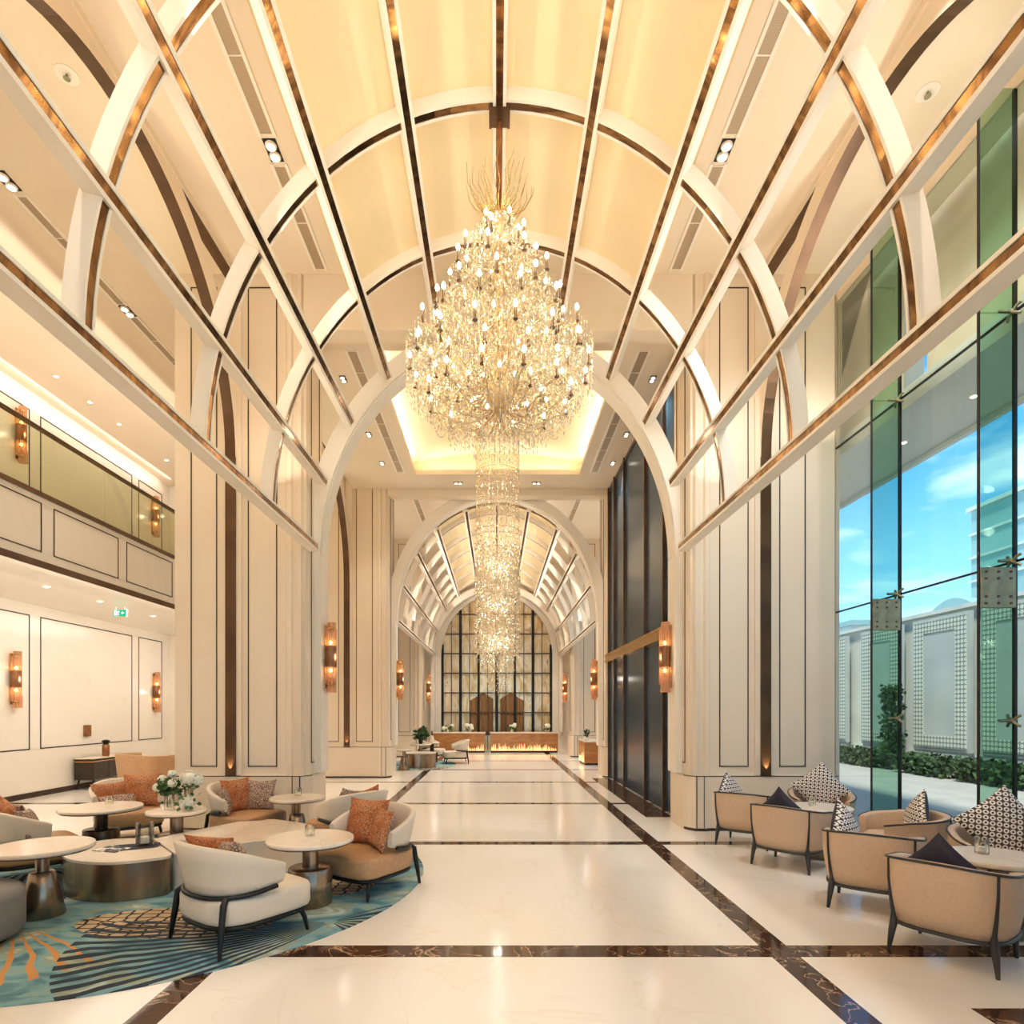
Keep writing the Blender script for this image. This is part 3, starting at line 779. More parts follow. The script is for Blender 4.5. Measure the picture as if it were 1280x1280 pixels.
def put_cushion(o, base, rz, off, tilt, roll=0, yaw=0):
    # off is in the chair's frame (x right, y forward, z up); the face looks forward and leans back by tilt
    x, y = off[0]*math.cos(rz) - off[1]*math.sin(rz), off[0]*math.sin(rz) + off[1]*math.cos(rz)
    o.matrix_world = Matrix.Translation((base[0]+x, base[1]+y, off[2])) @ Matrix.Rotation(rz+PI+yaw, 4, 'Z') @ Matrix.Rotation(PI/2 - tilt, 4, 'X') @ Matrix.Rotation(roll, 4, 'Z')
    return o

L0 = make_lounge(); used = False
def lounge(x, y, rz, label, group='cream lounge chairs of the left lounge'):
    global used
    o = copy_tree(L0) if used else L0
    used = True
    o.location = (x, y, .006); o.rotation_euler = (0, 0, rz)
    return tag(o, label, 'chair', group)
cA = (-1.86, 4.42); rA = R(-36)
lounge(*cA, rA, 'cream lounge chair with its back to us, at the front of the rug')
cB = (-1.2, 5.55); rB = R(148)
o = lounge(*cB, rB, 'tan-seated lounge chair with two orange cushions on the right edge of the rug')
cC = (-1.72, 7.0); rC = R(50)
lounge(*cC, rC, 'lounge chair seen from behind, beyond the chair with the two orange cushions')
cD = (-3.12, 7.5); rD = R(-118)
lounge(*cD, rD, 'lounge chair with three cushions against the left stone pillar')
cE = (-4.58, 5.92); rE = R(-42)
lounge(*cE, rE, 'lounge chair cut by the left edge, behind the cone-foot table')
cF = (-4.75, 7.75); rF = R(-140)
lounge(*cF, rF, 'lounge chair with orange cushions beside the flowers')
def swap(o, part, m):
    for c in kids(o):
        if c.name.split('.')[0] == part:
            c.data = c.data.copy(); c.data.materials[0] = M[m]
for o in list(C.objects):
    if o.name.startswith('lounge_chair') and o.name != 'lounge_chair':
        swap(o, 'seat', 'leather')
        for c in kids(o):
            if c.name.startswith('seat'): c['label'] = 'tan seat'
put_cushion(make_cushion(.44, .40, .15, 'orange', 'orange'), cA, rA, (-.17, -.12, .55), R(22), 0, R(20))
put_cushion(make_cushion(.44, .36, .14, 'taupe', 'taupe'), cA, rA, (.13, -.13, .565), R(20), R(-8), R(-12))
put_cushion(make_cushion(.46, .44, .16, 'orange', 'orange'), cB, rB, (.13, -.14, .585), R(16), 0, R(8))
put_cushion(make_cushion(.40, .38, .14, 'orange', 'taupe'), cB, rB, (-.17, -.02, .56), R(16), 0, R(-30))
put_cushion(make_cushion(.40, .36, .14, 'taupe', 'taupe'), cC, rC, (-.12, -.16, .58), R(18), R(12), R(10))
put_cushion(make_cushion(.38, .34, .13, 'orange', 'orange'), cC, rC, (.14, -.15, .57), R(20), R(-20), R(-18))
put_cushion(make_cushion(.44, .42, .15, 'orange', 'orange'), cD, rD, (.0, -.17, .575), R(14), 0, R(0))
put_cushion(make_cushion(.38, .40, .14, 'taupe', 'taupe'), cD, rD, (-.22, -.0, .555), R(12), 0, R(-62))
put_cushion(make_cushion(.34, .32, .12, 'taupe', 'taupe'), cD, rD, (.25, -.06, .53), R(14), 0, R(48))
put_cushion(make_cushion(.42, .38, .14, 'taupe', 'taupe'), cE, rE, (-.16, -.12, .57), R(22), R(6), R(24))
put_cushion(make_cushion(.42, .38, .14, 'orange', 'orange'), cE, rE, (.02, -.17, .595), R(16), R(14), R(0))
put_cushion(make_cushion(.40, .32, .14, 'taupe', 'taupe'), cE, rE, (.2, -.06, .55), R(22), R(-6), R(-24))
put_cushion(make_cushion(.48, .34, .14, 'orange', 'orange'), cF, rF, (.17, -.12, .55), R(16), 0, R(22))
put_cushion(make_cushion(.46, .44, .16, 'orange', 'orange'), cF, rF, (-.17, -.1, .585), R(16), 0, R(-22))
put_cushion(make_cushion(.44, .26, .13, 'taupe', 'taupe'), cF, rF, (.1, .05, .46), R(42), 0, R(14))
cl = ['orange cushion on the cream chair at the front of the rug', 'taupe sprigged cushion on the cream chair at the front of the rug',
 'large orange cushion on the right edge chair of the rug', 'small round-edged orange cushion turned sideways on the right edge chair',
 'taupe cushion on the chair seen from behind past the drum table', 'small orange cushion on the chair seen from behind past the drum table',
 'square orange cushion in the chair against the left pillar', 'taupe cushion turned sideways at the left arm by the pillar', 'small taupe cushion tucked at the right arm by the pillar',
 'taupe cushion on the chair at the left edge, leftmost', 'orange cushion peaking over the chair at the left edge', 'dark-edged taupe cushion at the right end of the left edge chair',
 'long orange patterned cushion on the left of the chair by the flowers', 'bright orange square cushion on the right of the chair by the flowers', 'low taupe lumbar cushion lying in front on the chair by the flowers']
cs = [o for o in C.objects if o.name.split('.')[0] == 'cushion']
for o, l in zip(cs, cl): tag(o, l, 'cushion', 'cushions of the left lounge')

# high-backed settee, ottoman, console
rt = tag(empty('high_back_settee', (-6.15, 10.7, 0), R(-35)), 'tall tan settee seen from behind near the console', 'settee')
def sec(a):
    u = abs(a)/R(95); zt = .88 - .02*u; return [(0, .16), (.02, .4), (.07, zt-.02), (.055, zt), (.02, zt), (.0, zt-.02), (-.05, .45), (-.06, .16)]
b = MB(); shell(b, arcpath(.56, .4, 3.5, -R(95), R(95), 36), sec); b.build('backrest', M['leather'], rt)
b = MB(); puff(b, sup(1.0, .7, 36, 4, 5, 0, .05), .18, .42, .04); b.build('seat', M['fabric2'], rt)
for sx_ in (-1, 1):
    for sy_ in (-1, 1):
        b = MB(); b.tube([(sx_*.42, .05+sy_*.27, .19), (sx_*.45, .05+sy_*.31, 0)], [.02, .013], 8); b.build('leg', M['black'], rt)
rt = tag(empty('ottoman', (-3.82, 4.2, .006)), 'round grey upholstered ottoman cut by the left edge', 'ottoman')
b = MB(); puff(b, sup(.84, .84, 40, 2), .03, .365, .05, dome=.02); b.build('body', M['greyfab'], rt)
b = MB(); b.tube([(.405*math.cos(t*PI/20), .405*math.sin(t*PI/20), .335) for t in range(40)], .006, 6, closed=True); b.build('piping', M['greyfab'], rt)
b = MB(); b.lathe([(.34, .0), (.34, .035)], 32); b.build('plinth', M['black'], rt)

rt = tag(empty('console_cabinet', (-8.46, 13.05, 0)), 'dark console cabinet on slim legs against the left wall', 'cabinet')
b = MB(); b.box(-.19, .19, -.75, .75, .2, .57); b.box(-.2, .2, -.76, .76, .61, .63); b.box(-.19, .19, -.75, .75, .585, .61); b.build('body', M['wood'], rt, .004)
b = MB(); b.box(-.196, .196, -.757, .757, .57, .585); b.build('brass_line', M['gold'], rt)
b = MB(); b.box(-.2, .2, -.77, .77, .63, .65); b.build('top', M['ttop'], rt, .004)
for y0 in (-.73, -.24, .25):
    b = MB(); b.box(.19, .2, y0, y0+.475, .22, .555); d = b.build('door', M['wood'], rt); b = MB(); b.ball((.207, y0+.43, .4), .01); b.build('knob', M['gold'], d)
for x in (-.15, .15):
    for y in (-.68, .68):
        b = MB(); b.tube([(x, y*.96, .2), (x*1.1, y*1.05, 0)], [.02, .012], 8); b.build('leg', M['black'], rt)
rt = tag(empty('vase', (-8.42, 12.95, .65)), 'slim copper cylinder vase with dark lid on the console', 'vase')
b = MB(); b.lathe([(.065, 0), (.07, .01), (.07, .24), (.05, .25)], 20); b.build('body', M['copper'], rt)
b = MB(); b.lathe([(.05, .25), (.055, .27), (.04, .29), (.075, .3), (.08, .33), (.03, .35)], 20); b.build('lid', M['black'], rt)
rt = tag(empty('wall_mark', (-8.69, 12.75, 1.2)), 'small copper-coloured mark on the left wall above the console', 'plaque')
b = MB(); b.box(-.01, .03, -.1, .1, -.12, .12); b.build('plate', M['copper'], rt, .006)  # raised copper-coloured block for a small orange mark on the wall

# ------------------------------------------------------------------ tables
def round_table(x, y, r, foot, metal, label, z=.56):
    rt = tag(empty('side_table', (x, y, .006)), label, 'table', 'small round lounge tables')
    b = MB(); b.lathe([(r-.012, z-.036), (r, z-.03), (r, z-.006), (r-.006, z)], 48); b.build('tabletop', M['ttop'], rt)
    b = MB(); b.lathe([(r*.45, z-.05), (r-.015, z-.045), (r-.008, z-.036)], 48); b.build('rim', M[metal], rt)
    b = MB()
    if foot == 'drum': b.lathe([(.175, 0), (.18, .005), (.18, .305), (.174, .312), (.07, .314)], 40)
    else: b.lathe([(.155, 0), (.16, .006), (.085, .345), (.078, .352), (.04, .354)], 40)
    b.build('base', M[metal], rt)
    b = MB(); rr_ = .066 if foot == 'drum' else .046
    b.lathe([(rr_, .31), (rr_, z-.045)], 28); b.build('column', M[metal], rt)
    return rt
round_table(-1.575, 5.09, .36, 'drum', 'tmetal', 'round stone-topped table on a bronze drum between the two front chairs')
round_table(-3.63, 4.8, .36, 'cone', 'tmetal', 'round stone-topped table on a metal cone at the left edge')
round_table(-4.42, 6.72, .41, 'drum', 'darktmetal', 'round table on a dark drum behind the organic metal coffee table')
round_table(-3.46, 6.5, .30, 'drum', 'tmetal', 'small round table carrying the flower vases')
round_table(-2.47, 7.45, .33, 'cone', 'tmetal', 'round table on a cone foot in front of the left pillar')
def smooth_poly(pts, n=6):
    out = []; k = len(pts)
    for i in range(k):
        p0, p1, p2, p3 = [Vector(pts[(i+j-1) % k]) for j in range(4)]
        for q in range(n):
            t = q/n
            out.append(tuple(.5*((2*p1) + (-p0+p2)*t + (2*p0-5*p1+4*p2-p3)*t*t + (-p0+3*p1-3*p2+p3)*t**3)))
    return out
def coffee(name, pts, h, side_m, label, loc, join=None):
    rt = tag(empty(name, (loc[0], loc[1], .006)), label, 'table')
    lp = [(x-loc[0], y-loc[1]) for x, y in pts]
    b = MB(); b.prism(lp, h-.022, h); b.build('tabletop', M['ttop'], rt, .004)
    cx = sum(p[0] for p in lp)/len(lp); cy = sum(p[1] for p in lp)/len(lp)
    b = MB(); b.prism([(cx+(x-cx)*.985, cy+(y-cy)*.985) for x, y in lp], 0, h-.022, smooth=True); b.build('body', M[side_m], rt)
    return rt
c1 = smooth_poly([(-3.02, 5.24), (-3.3, 5.1), (-3.65, 5.18), (-3.92, 5.42), (-4.02, 5.75), (-3.88, 6.0), (-3.6, 6.06)], 6)
c1 = [p for p in c1 if True] + []
k0 = smooth_poly([(-2.93, 5.42), (-3.02, 5.22), (-3.3, 5.1), (-3.65, 5.18), (-3.92, 5.42), (-4.02, 5.75), (-3.88, 6.0), (-3.62, 6.07), (-3.46, 6.02)], 6)[:-6]
coffee('coffee_table', k0 + [(-3.46, 6.02)], .345, 'tmetal', 'organic coffee table with a curved bronze body in the middle of the rug', (-3.5, 5.6))
k1 = [(-2.91, 5.43), (-3.44, 6.03), (-3.33, 6.3), (-3.0, 6.95)] + smooth_poly([(-2.75, 7.02), (-2.4, 6.98), (-2.08, 6.75), (-1.95, 6.42), (-2.05, 6.15), (-2.25, 5.98), (-2.45, 5.85), (-2.7, 5.6)], 5)[:-5]
coffee('stone_coffee_table', k1, .345, 'ttop', 'large pale stone coffee table abutting the bronze one', (-2.6, 6.2))

def tumbler(x, y, z, label, r=.04, h=.095):
    rt = tag(empty('candle_glass', (x, y, z)), label, 'glass', 'candle glasses on the tables')
    b = MB(); b.lathe([(r*.9, 0), (r, .004), (r, h), (r-.004, h), (r-.005, .014), (.002, .012)], 20, cap=False); b.build('glass', M['tumbler'], rt)
    b = MB(); b.lathe([(r*.72, .016), (r*.72, h*.45)], 16); b.build('candle', M['petal'], rt)
    return rt
zt_ = .568
tumbler(-1.6, 5.16, zt_, 'candle glass on the drum table between the two front chairs')
tumbler(-4.42, 6.86, zt_, 'candle glass on the dark drum table')
tumbler(-2.49, 7.55, zt_, 'candle glass on the table in front of the left pillar')
rt = tag(empty('hurricane_glass', (-3.36, 5.74, .357)), 'tall hurricane glass on the bronze coffee table', 'glass')
b = MB(); b.lathe([(.07, 0), (.078, .004), (.078, .215), (.073, .215), (.072, .02), (.002, .018)], 28, cap=False); b.build('glass', M['tumbler'], rt)
b = MB(); b.lathe([(.05, .021), (.05, .08)], 20); b.build('candle', M['petal'], rt)
rt = tag(empty('tray', (-3.42, 5.68, .351), R(25)), 'thin dark tray under the hurricane glass', 'tray')
b = MB(); b.prism(sup(.42, .26, 28, 5), 0, .006); b.build('plate', M['navy'], rt)
rt = tag(empty('open_book', (-3.56, 5.56, .351), R(-15)), 'open magazine lying on the bronze coffee table', 'magazine')
b = MB(); b.box(-.13, 0, -.09, .09, 0, .012); b.box(0, .13, -.09, .09, 0, .008); b.build('pages', M['paper'], rt, .003)
# flowers
def vase_flowers(x, y, z, h, r, heads, nl, label, hs=.075):
    rt = tag(empty('flower_vase', (x, y, z)), label, 'flowers', 'flower vases on the round table')
    b = MB(); b.lathe([(r*.85, 0), (r, .01), (r, h), (r-.004, h), (r-.006, .015), (.002, .012)], 20, cap=False); b.build('vase', M['tumbler'], rt)
    b = MB()
    for hx, hy, hz in heads: b.tube([(hx*.15, hy*.15, .02), (hx*.3, hy*.3, h), (hx, hy, hz)], .004, 5)
    leaves(b, (0, 0, h+.05), .09, .09, .07, nl, .06); b.build('foliage', M['leaf'], rt, recalc=False)
    for hx, hy, hz in heads:
        b = MB(); b.ball((hx, hy, hz), hs*.8, 0, 12, .8)
        for _ in range(90):
            d = Vector((random.gauss(0,1), random.gauss(0,1), random.gauss(0,1)*.8)).normalized(); p = Vector((hx, hy, hz)) + d*hs*.85
            t = d.orthogonal().normalized()*.016; u = d.cross(t)
            b.add([p+t, p+u, p-t, p-u, p+d*.012], [(0,1,4),(1,2,4),(2,3,4),(3,0,4)])
        b.build('bloom', M['petal'], rt, recalc=False)
vase_flowers(-3.54, 6.5, zt_, .2, .05, [(-.06, -.03, .33), (.0, .06, .38), (-.13, 0, .24), (.06,-.05,.29)], 150, 'glass vase of white lilies and green leaves on the round table', .045)
vase_flowers(-3.36, 6.56, zt_, .22, .045, [(.0, 0, .33), (.04, .05, .30)], 25, 'tall glass with a large white hydrangea on the round table', .10)
vase_flowers(-3.30, 6.42, zt_, .05, .045, [(0, 0, .09)], 20, 'low bowl with a white hydrangea head on the round table', .085)

# ------------------------------------------------------------------ rug
b = MB(); n = 72; pts = []
for i in range(n):
    t = 2*PI*i/n; r = 2.5*(1 + .012*math.sin(3*t)); x, y = r*math.cos(t), r*math.sin(t)
    if y > 2.1: y = 2.1 + (y-2.1)*.15
    pts.append((x, y))
b.prism(pts, 0, .006); o = b.build('rug', M['rug']); o.location = (-3.23, 5.8, .0005)
tag(o, 'large round teal carpet with dark fish-fin lines under the left lounge', 'rug')

# ------------------------------------------------------------------ right lounge
T0 = make_tub(); usedT = False
def tub(x, y, rz, label):
    global usedT
    o = copy_tree(T0) if usedT else T0
    usedT = True
    o.location = (x, y, 0); o.rotation_euler = (0, 0, rz)
    return tag(o, label, 'chair', 'beige tub chairs of the right lounge')
tubs = [(3.1, 4.06, R(-53)), (3.17, 5.05, R(-36)), (3.13, 6.37, R(-50)), (3.09, 7.38, R(-38)), (3.97, 5.86, R(80)), (4.02, 7.42, R(156)), (4.17, 4.93, R(150))]
tl = ['nearest tub chair with a navy cushion, at the right edge', 'tub chair directly behind the nearest one, with a two-tone cushion', 'tub chair with a plain navy cushion in the middle of the right row',
 'farthest tub chair by the right stone pillar', 'tub chair facing left with its side to us, before the glass wall', 'tub chair facing us beside the base of the right pillar', 'tub chair facing us behind the nearest round table']
for (x, y, r), l in zip(tubs, tl): tub(x, y, r, l)
nc = len([o for o in C.objects if o.name.split('.')[0] == 'throw_pillow'])
def tp(k, off, tilt, roll, yaw, f, bk, label, w=.42):
    x, y, r = tubs[k]
    o = put_cushion(make_cushion(w, w, .14, f, bk, 'throw_pillow'), (x, y), r, off, tilt, roll, yaw)
    tag(o, label, 'cushion', 'throw pillows of the right lounge')
tp(0, (-.02, -.15, .56), R(16), R(45), 0, 'hex', 'navy', 'navy pillow back rising over the nearest tub chair')
tp(1, (-.2, -.0, .60), R(12), R(45), R(-105), 'hex', 'navy', 'ring-patterned pillow with navy back in the second tub chair')
tp(2, (-.02, -.15, .57), R(16), R(45), 0, 'hex', 'navy', 'navy pillow back rising over the middle tub chair of the row')
tp(3, (-.2, -.0, .60), R(12), R(45), R(-105), 'hex', 'navy', 'ring-patterned pillow in the farthest tub chair by the pillar', .42)
tp(4, (.05, -.14, .60), R(16), R(45), R(-8), 'hex', 'navy', 'ring-patterned pillow with navy back in the chair facing left')
tp(5, (.0, -.13, .66), R(18), R(40), 0, 'hex', 'navy', 'large ring-patterned pillow in the chair beside the pillar base', .5)
tp(6, (-.02, -.12, .67), R(18), R(38), R(8), 'hex', 'navy', 'large ring-patterned pillow behind the nearest round table', .52)
round_table(3.72, 4.44, .34, 'drum', 'tmetal', 'white round table beside the nearest tub chair at the right edge')
round_table(3.63, 6.72, .33, 'drum', 'tmetal', 'white round table in front of the chair by the right pillar')
tumbler(3.66, 4.52, zt_, 'clear candle glass on the right edge table', .045, .11)
tumbler(3.58, 6.8, zt_, 'clear candle glass on the table by the right pillar')

# ------------------------------------------------------------------ far lounge on the left
b = MB(); b.prism(sup(2.3, 3.4, 48, 2.3), 0, .006); o = b.build('rug', M['rug']); o.location = (-2.35, 17.9, .0005); tag(o, 'far blue-grey rug under the distant lounge', 'rug')
round_table(-2.5, 16.35, .22, 'cone', 'tmetal', 'slim cone-foot table at the near end of the distant lounge')
k2 = smooth_poly([(-2.62, 16.95), (-2.3, 16.75), (-1.9, 16.85), (-1.72, 17.15), (-1.85, 17.5), (-2.3, 17.6), (-2.6, 17.4)], 6)
coffee('coffee_table', k2, .42, 'tmetal', 'distant curved coffee table with bronze body', (-2.2, 17.15))
round_table(-2.25, 17.95, .32, 'cone', 'tmetal', 'distant table carrying a dark leafy plant', .62)
rt = tag(empty('potted_plant', (-2.25, 17.95, .627)), 'dark leafy plant on the distant table', 'plant')
b = MB(); b.lathe([(.05, 0), (.07, .1), (.05, .12)], 16); b.build('pot', M['black'], rt)
b = MB(); leaves(b, (0, 0, .28), .14, .12, .14, 90, .16); b.build('foliage', M['hedge'], rt, recalc=False)
lounge(-2.1, 19.6, R(-110), 'distant lounge chair facing right beside the desk', 'distant lounge chairs')
lounge(-1.25, 18.45, R(100), 'distant pale lounge chair seen from behind, at the aisle', 'distant lounge chairs')
put_cushion(make_cushion(.42, .40, .14, 'taupe', 'taupe'), (-2.1, 19.6), R(-110), (0, -.15, .57), R(14)); tag(C.objects[-1] if False else [o for o in C.objects if o.name.startswith('cushion') and 'label' not in o][0], 'taupe cushion on the distant lounge chair by the desk', 'cushion')
round_table(-2.0, 18.75, .24, 'drum', 'darktmetal', 'distant dark table with a bottle on it', .62)
rt = tag(empty('bottle', (-2.0, 18.75, .628)), 'small dark-necked bottle on the distant table', 'bottle')
b = MB(); b.lathe([(.06, 0), (.075, .03), (.06, .16), (.025, .22)], 16); b.build('body', M['ttop'], rt)
b = MB(); b.lathe([(.022, .22), (.02, .3), (.026, .31), (.026, .34)], 12); b.build('neck', M['black'], rt)

# ------------------------------------------------------------------ reception desks and flame counter
def flame_mat():
    return surf('glowing_flame_inlay', '#ffd9a0', '#ffe9c8', 8, .4, 0, **{'Emission Color': col('#ffc27a'), 'Emission Strength': 1.0})
M['flame'] = flame_mat()
M['deskfront'] = surf('honey_desk_front', '#a86a36', '#c08850', 1.2, .3, .3, stretch=(2, 1, 6))
def desk(x0, x1, y, label, name='reception_desk', rz=0, flames=None, h=.78):
    rt = tag(empty(name, ((x0+x1)/2, y, 0), rz), label, 'desk', 'reception desks' if name == 'reception_desk' else None)
    w = (x1-x0)/2
    b = MB(); b.box(-w, w, 0, .6, .06, h-.04); b.build('front', M['deskfront'], rt, .004)
    b = MB(); b.box(-w+.02, w-.02, .03, .58, 0, .06); b.build('plinth', M['black'], rt)
    b = MB(); b.box(-w-.02, w+.02, -.02, .62, h-.04, h); b.build('top', M['ttop'], rt, .004)
    b = MB(); x = flames[0]*w
    while x < flames[1]*w:
        hh = .08 + .2*random.random(); ww = .03
        b.add([(x-ww,-.004,.08),(x+ww,-.004,.08),(x+.004,-.004,.08+hh),(x-.004,-.004,.08+hh),(x,-.03,.08),(x,-.012,.08+hh)], [(0,4,5,3),(4,1,2,5)])
        x += .05 + .03*random.random()
    b.build('flame_inlay', M['flame'], rt, recalc=False)
    return rt
desk(-2.42, -.42, 23.0, 'left reception desk with glowing flame inlay', flames=(-.1, .95))
desk(-.22, 2.38, 23.0, 'right reception desk with glowing flame inlay', flames=(-.95, .95))
desk(17.3, 18.5, 0, 'white-topped side counter with flame inlay by the second right pillar', 'side_counter', R(-90), (-.6, .95), .72)
for o in C.objects:
    if o.name == 'side_counter': o.location = (2.62, 18.4, 0)
def bouquet(x, y, z, label, nb, sp, mat='petal'):
    rt = tag(empty('flower_arrangement', (x, y, z)), label, 'flowers', 'flower arrangements on the reception desks')
    b = MB(); b.lathe([(.05, 0), (.07, .08), (.06, .1)], 16); b.build('bowl', M['ttop'], rt)
    b = MB(); leaves(b, (0, 0, .14), sp, .1, .08, 60, .08); b.build('foliage', M['leaf'], rt, recalc=False)
    for k in range(nb):
        b = MB(); b.ball((random.uniform(-sp, sp), random.uniform(-.08, .08), .14+random.uniform(0, .14)), .06 + .03*random.random()); b.build('bloom', M[mat], rt)
bouquet(-1.0, 23.3, .78, 'white flower arrangement on the left reception desk', 7, .2)
bouquet(.62, 23.3, .78, 'white flower arrangement on the right reception desk', 6, .16)
bouquet(1.95, 23.3, .78, 'small pale flower arrangement at the right end of the desks', 4, .08)
bouquet(-1.9, 23.3, .78, 'low dark-leaved arrangement at the left end of the desks', 3, .2)
rt = tag(empty('vase', (2.68, 17.9, .72)), 'dark and white vase on the white-topped side counter', 'vase')
b = MB(); b.ball((0, 0, .07), .07); b.build('bowl', M['petal'], rt)
b = MB(); leaves(b, (0, 0, .24), .06, .06, .1, 50, .08); b.build('foliage', M['hedge'], rt, recalc=False)
# ------------------------------------------------------------------ large chandelier
CY = 5.2
ch = tag(empty('chandelier', (XC, CY, 0)), 'large tiered crystal chandelier with lit candles hanging from the vault', 'chandelier')
b = MB(); b.box(-.07, .07, -.05, .05, 6.74, 6.85); b.box(-.09, -.07, -.06, .06, 6.74, 6.97); b.box(.07, .09, -.06, .06, 6.74, 6.97); b.build('ceiling_bracket', M['bronze'], ch)
b = MB(); b.tube([(0, 0, 6.75), (0, 0, 5.95)], .022, 10); b.build('hanging_rod', M['copper'], ch)
b = MB(); b.lathe([(.012, 6.0), (.05, 5.93), (.03, 5.86), (.025, 5.5), (.06, 5.42), (.03, 5.34), (.03, 5.1), (.08, 5.0), (.035, 4.9), (.035, 4.6), (.12, 4.5), (.15, 4.42), (.10, 4.30), (.03, 4.22), (.012, 4.16)], 20); b.build('stem', M['palegold'], ch)
b = MB()
for k in range(34):
    a = 2*PI*k/34 + random.uniform(-.08, .08); f = random.uniform(.6, 1); h = random.uniform(.3, 1)
    p = [(0.02*math.cos(a), .02*math.sin(a), 5.95), (.14*f*math.cos(a), .14*f*math.sin(a), 5.96), (.23*f*math.cos(a+.1), .23*f*math.sin(a+.1), 6.0+.05*h), (.29*f*math.cos(a), .29*f*math.sin(a), 6.06+.12*h), (.31*f*math.cos(a+.15), .31*f*math.sin(a+.15), 6.1+.24*h)]
    b.tube(p, [.006, .005, .004, .003, .002], 5)
b.build('branch_crown', M['gold'], ch)
tiers = [(.17, 5.86, 5, .2), (.32, 5.67, 7, .0), (.43, 5.46, 9, .3), (.56, 5.16, 11, .1), (.70, 4.94, 14, .0), (.77, 4.66, 16, .15), (.55, 4.62, 10, .1), (.62, 4.42, 12, .3), (.36, 4.44, 8, .0)]
arms = {}
for (r, z, n, ph) in tiers:
    ab = MB(); hub = z - .1
    pts = []
    for i in range(13):
        t = i/12; rr_ = .03 + (r-.03)*t; zz = hub - .11*math.sin(PI*min(1, t*1.15)) + .03*t + (.0 if t < .9 else 0)
        pts.append((rr_, 0, zz - .06))
    pts.append((r, 0, z - .12)); ab.tube(pts, .0075, 5)
    cb = MB(); cb.lathe([(.006, z-.135), (.022, z-.122), (.02, z-.115), (.01, z-.11), (.0095, z-.03), (.006, z-.028)], 10)
    bb = MB(); bb.lathe([(.006, z-.03), (.014, z-.014), (.016, z+.002), (.009, z+.02), (.002, z+.03)], 8)
    a0 = c0 = None
    for k in range(n):
        a = ph + 2*PI*k/n
        if a0 is None:
            a0 = ab.build('arm', M['palegold'], ch)
            cb2 = MB(); cb2.v = [Vector((p.x - 0, p.y, p.z)) for p in cb.v]; cb2.f = cb.f; cb2.m = cb.m; cb2.sm = cb.sm
            c0 = cb2.build('candle', M['bronze'], ch); b0 = bb.build('bulb', M['bulb'], c0)
            A_, C_, B_ = a0, c0, b0
        else:
            A_ = a0.copy(); C.objects.link(A_); C_ = c0.copy(); C.objects.link(C_); B_ = b0.copy(); C.objects.link(B_)
            A_.parent = ch; C_.parent = ch; B_.parent = C_
        A_.rotation_euler = (0, 0, a); C_.location = (r*math.cos(a), r*math.sin(a), 0)
def scatter(n, f, rs=(.008, .016)):
    b = MB()
    for _ in range(n):
        x, y, z = f(); r = random.uniform(*rs); b.octa((x, y, z), r, r*random.uniform(1.2, 2.4))
    return b
env = [(5.95, .06), (5.75, .24), (5.5, .38), (5.2, .5), (4.95, .62), (4.7, .74), (4.45, .76), (4.25, .66)]
def renv(z):
    for (za, ra), (zb, rb) in zip(env, env[1:]):
        if zb <= z <= za: return rb + (ra-rb)*(z-zb)/(za-zb)
    return .3
def f_body():
    z = 4.25 + 1.65*random.random()**1.6; r = renv(z)*math.sqrt(random.uniform(.12, 1.0)); a = random.uniform(0, 2*PI)
    return r*math.cos(a), r*math.sin(a), z
tag(scatter(5200, f_body, (.006, .012)).build('crystal_drops', M['crystal'], ch, recalc=False), kind='stuff')
b = MB()
for ti, (r, z, n, ph) in enumerate(tiers):        # swags of beads from arm to arm and back to the stem
    for k in range(n):
        a0 = ph + 2*PI*k/n; a1 = ph + 2*PI*(k+1)/n
        for i in range(14):
            t = (i+.5)/14; a = a0+(a1-a0)*t; s_ = .14*math.sin(PI*t)
            b.octa((r*math.cos(a), r*math.sin(a), z-.13-s_), .008, .012)
        for i in range(12):
            t = (i+.5)/12; rr_ = r*(1-t) + .05*t
            b.octa((rr_*math.cos(a0), rr_*math.sin(a0), z - .12 + .32*t*t - .06*math.sin(PI*t)), .008, .012)
tag(b.build('crystal_swags', M['crystal'], ch, recalc=False), kind='stuff')
b = MB()
for r, n in ((.80, 100), (.70, 84), (.58, 70), (.44, 56), (.30, 40), (.17, 24)):
    for k in range(n):
        a = 2*PI*k/n + random.uniform(-.02, .02); zb = 3.86 + .50*(r/.8)**2 + random.uniform(-.05, .05); zt = 4.74 - (.8-r)*.35
        z = zt
        while z > zb:
            h = random.choice((.012, .02, .034)); b.octa((r*math.cos(a), r*math.sin(a), z), .0065, h); z -= h*2 + .014
tag(b.build('crystal_fringe', M['crystal'], ch, recalc=False), kind='stuff')

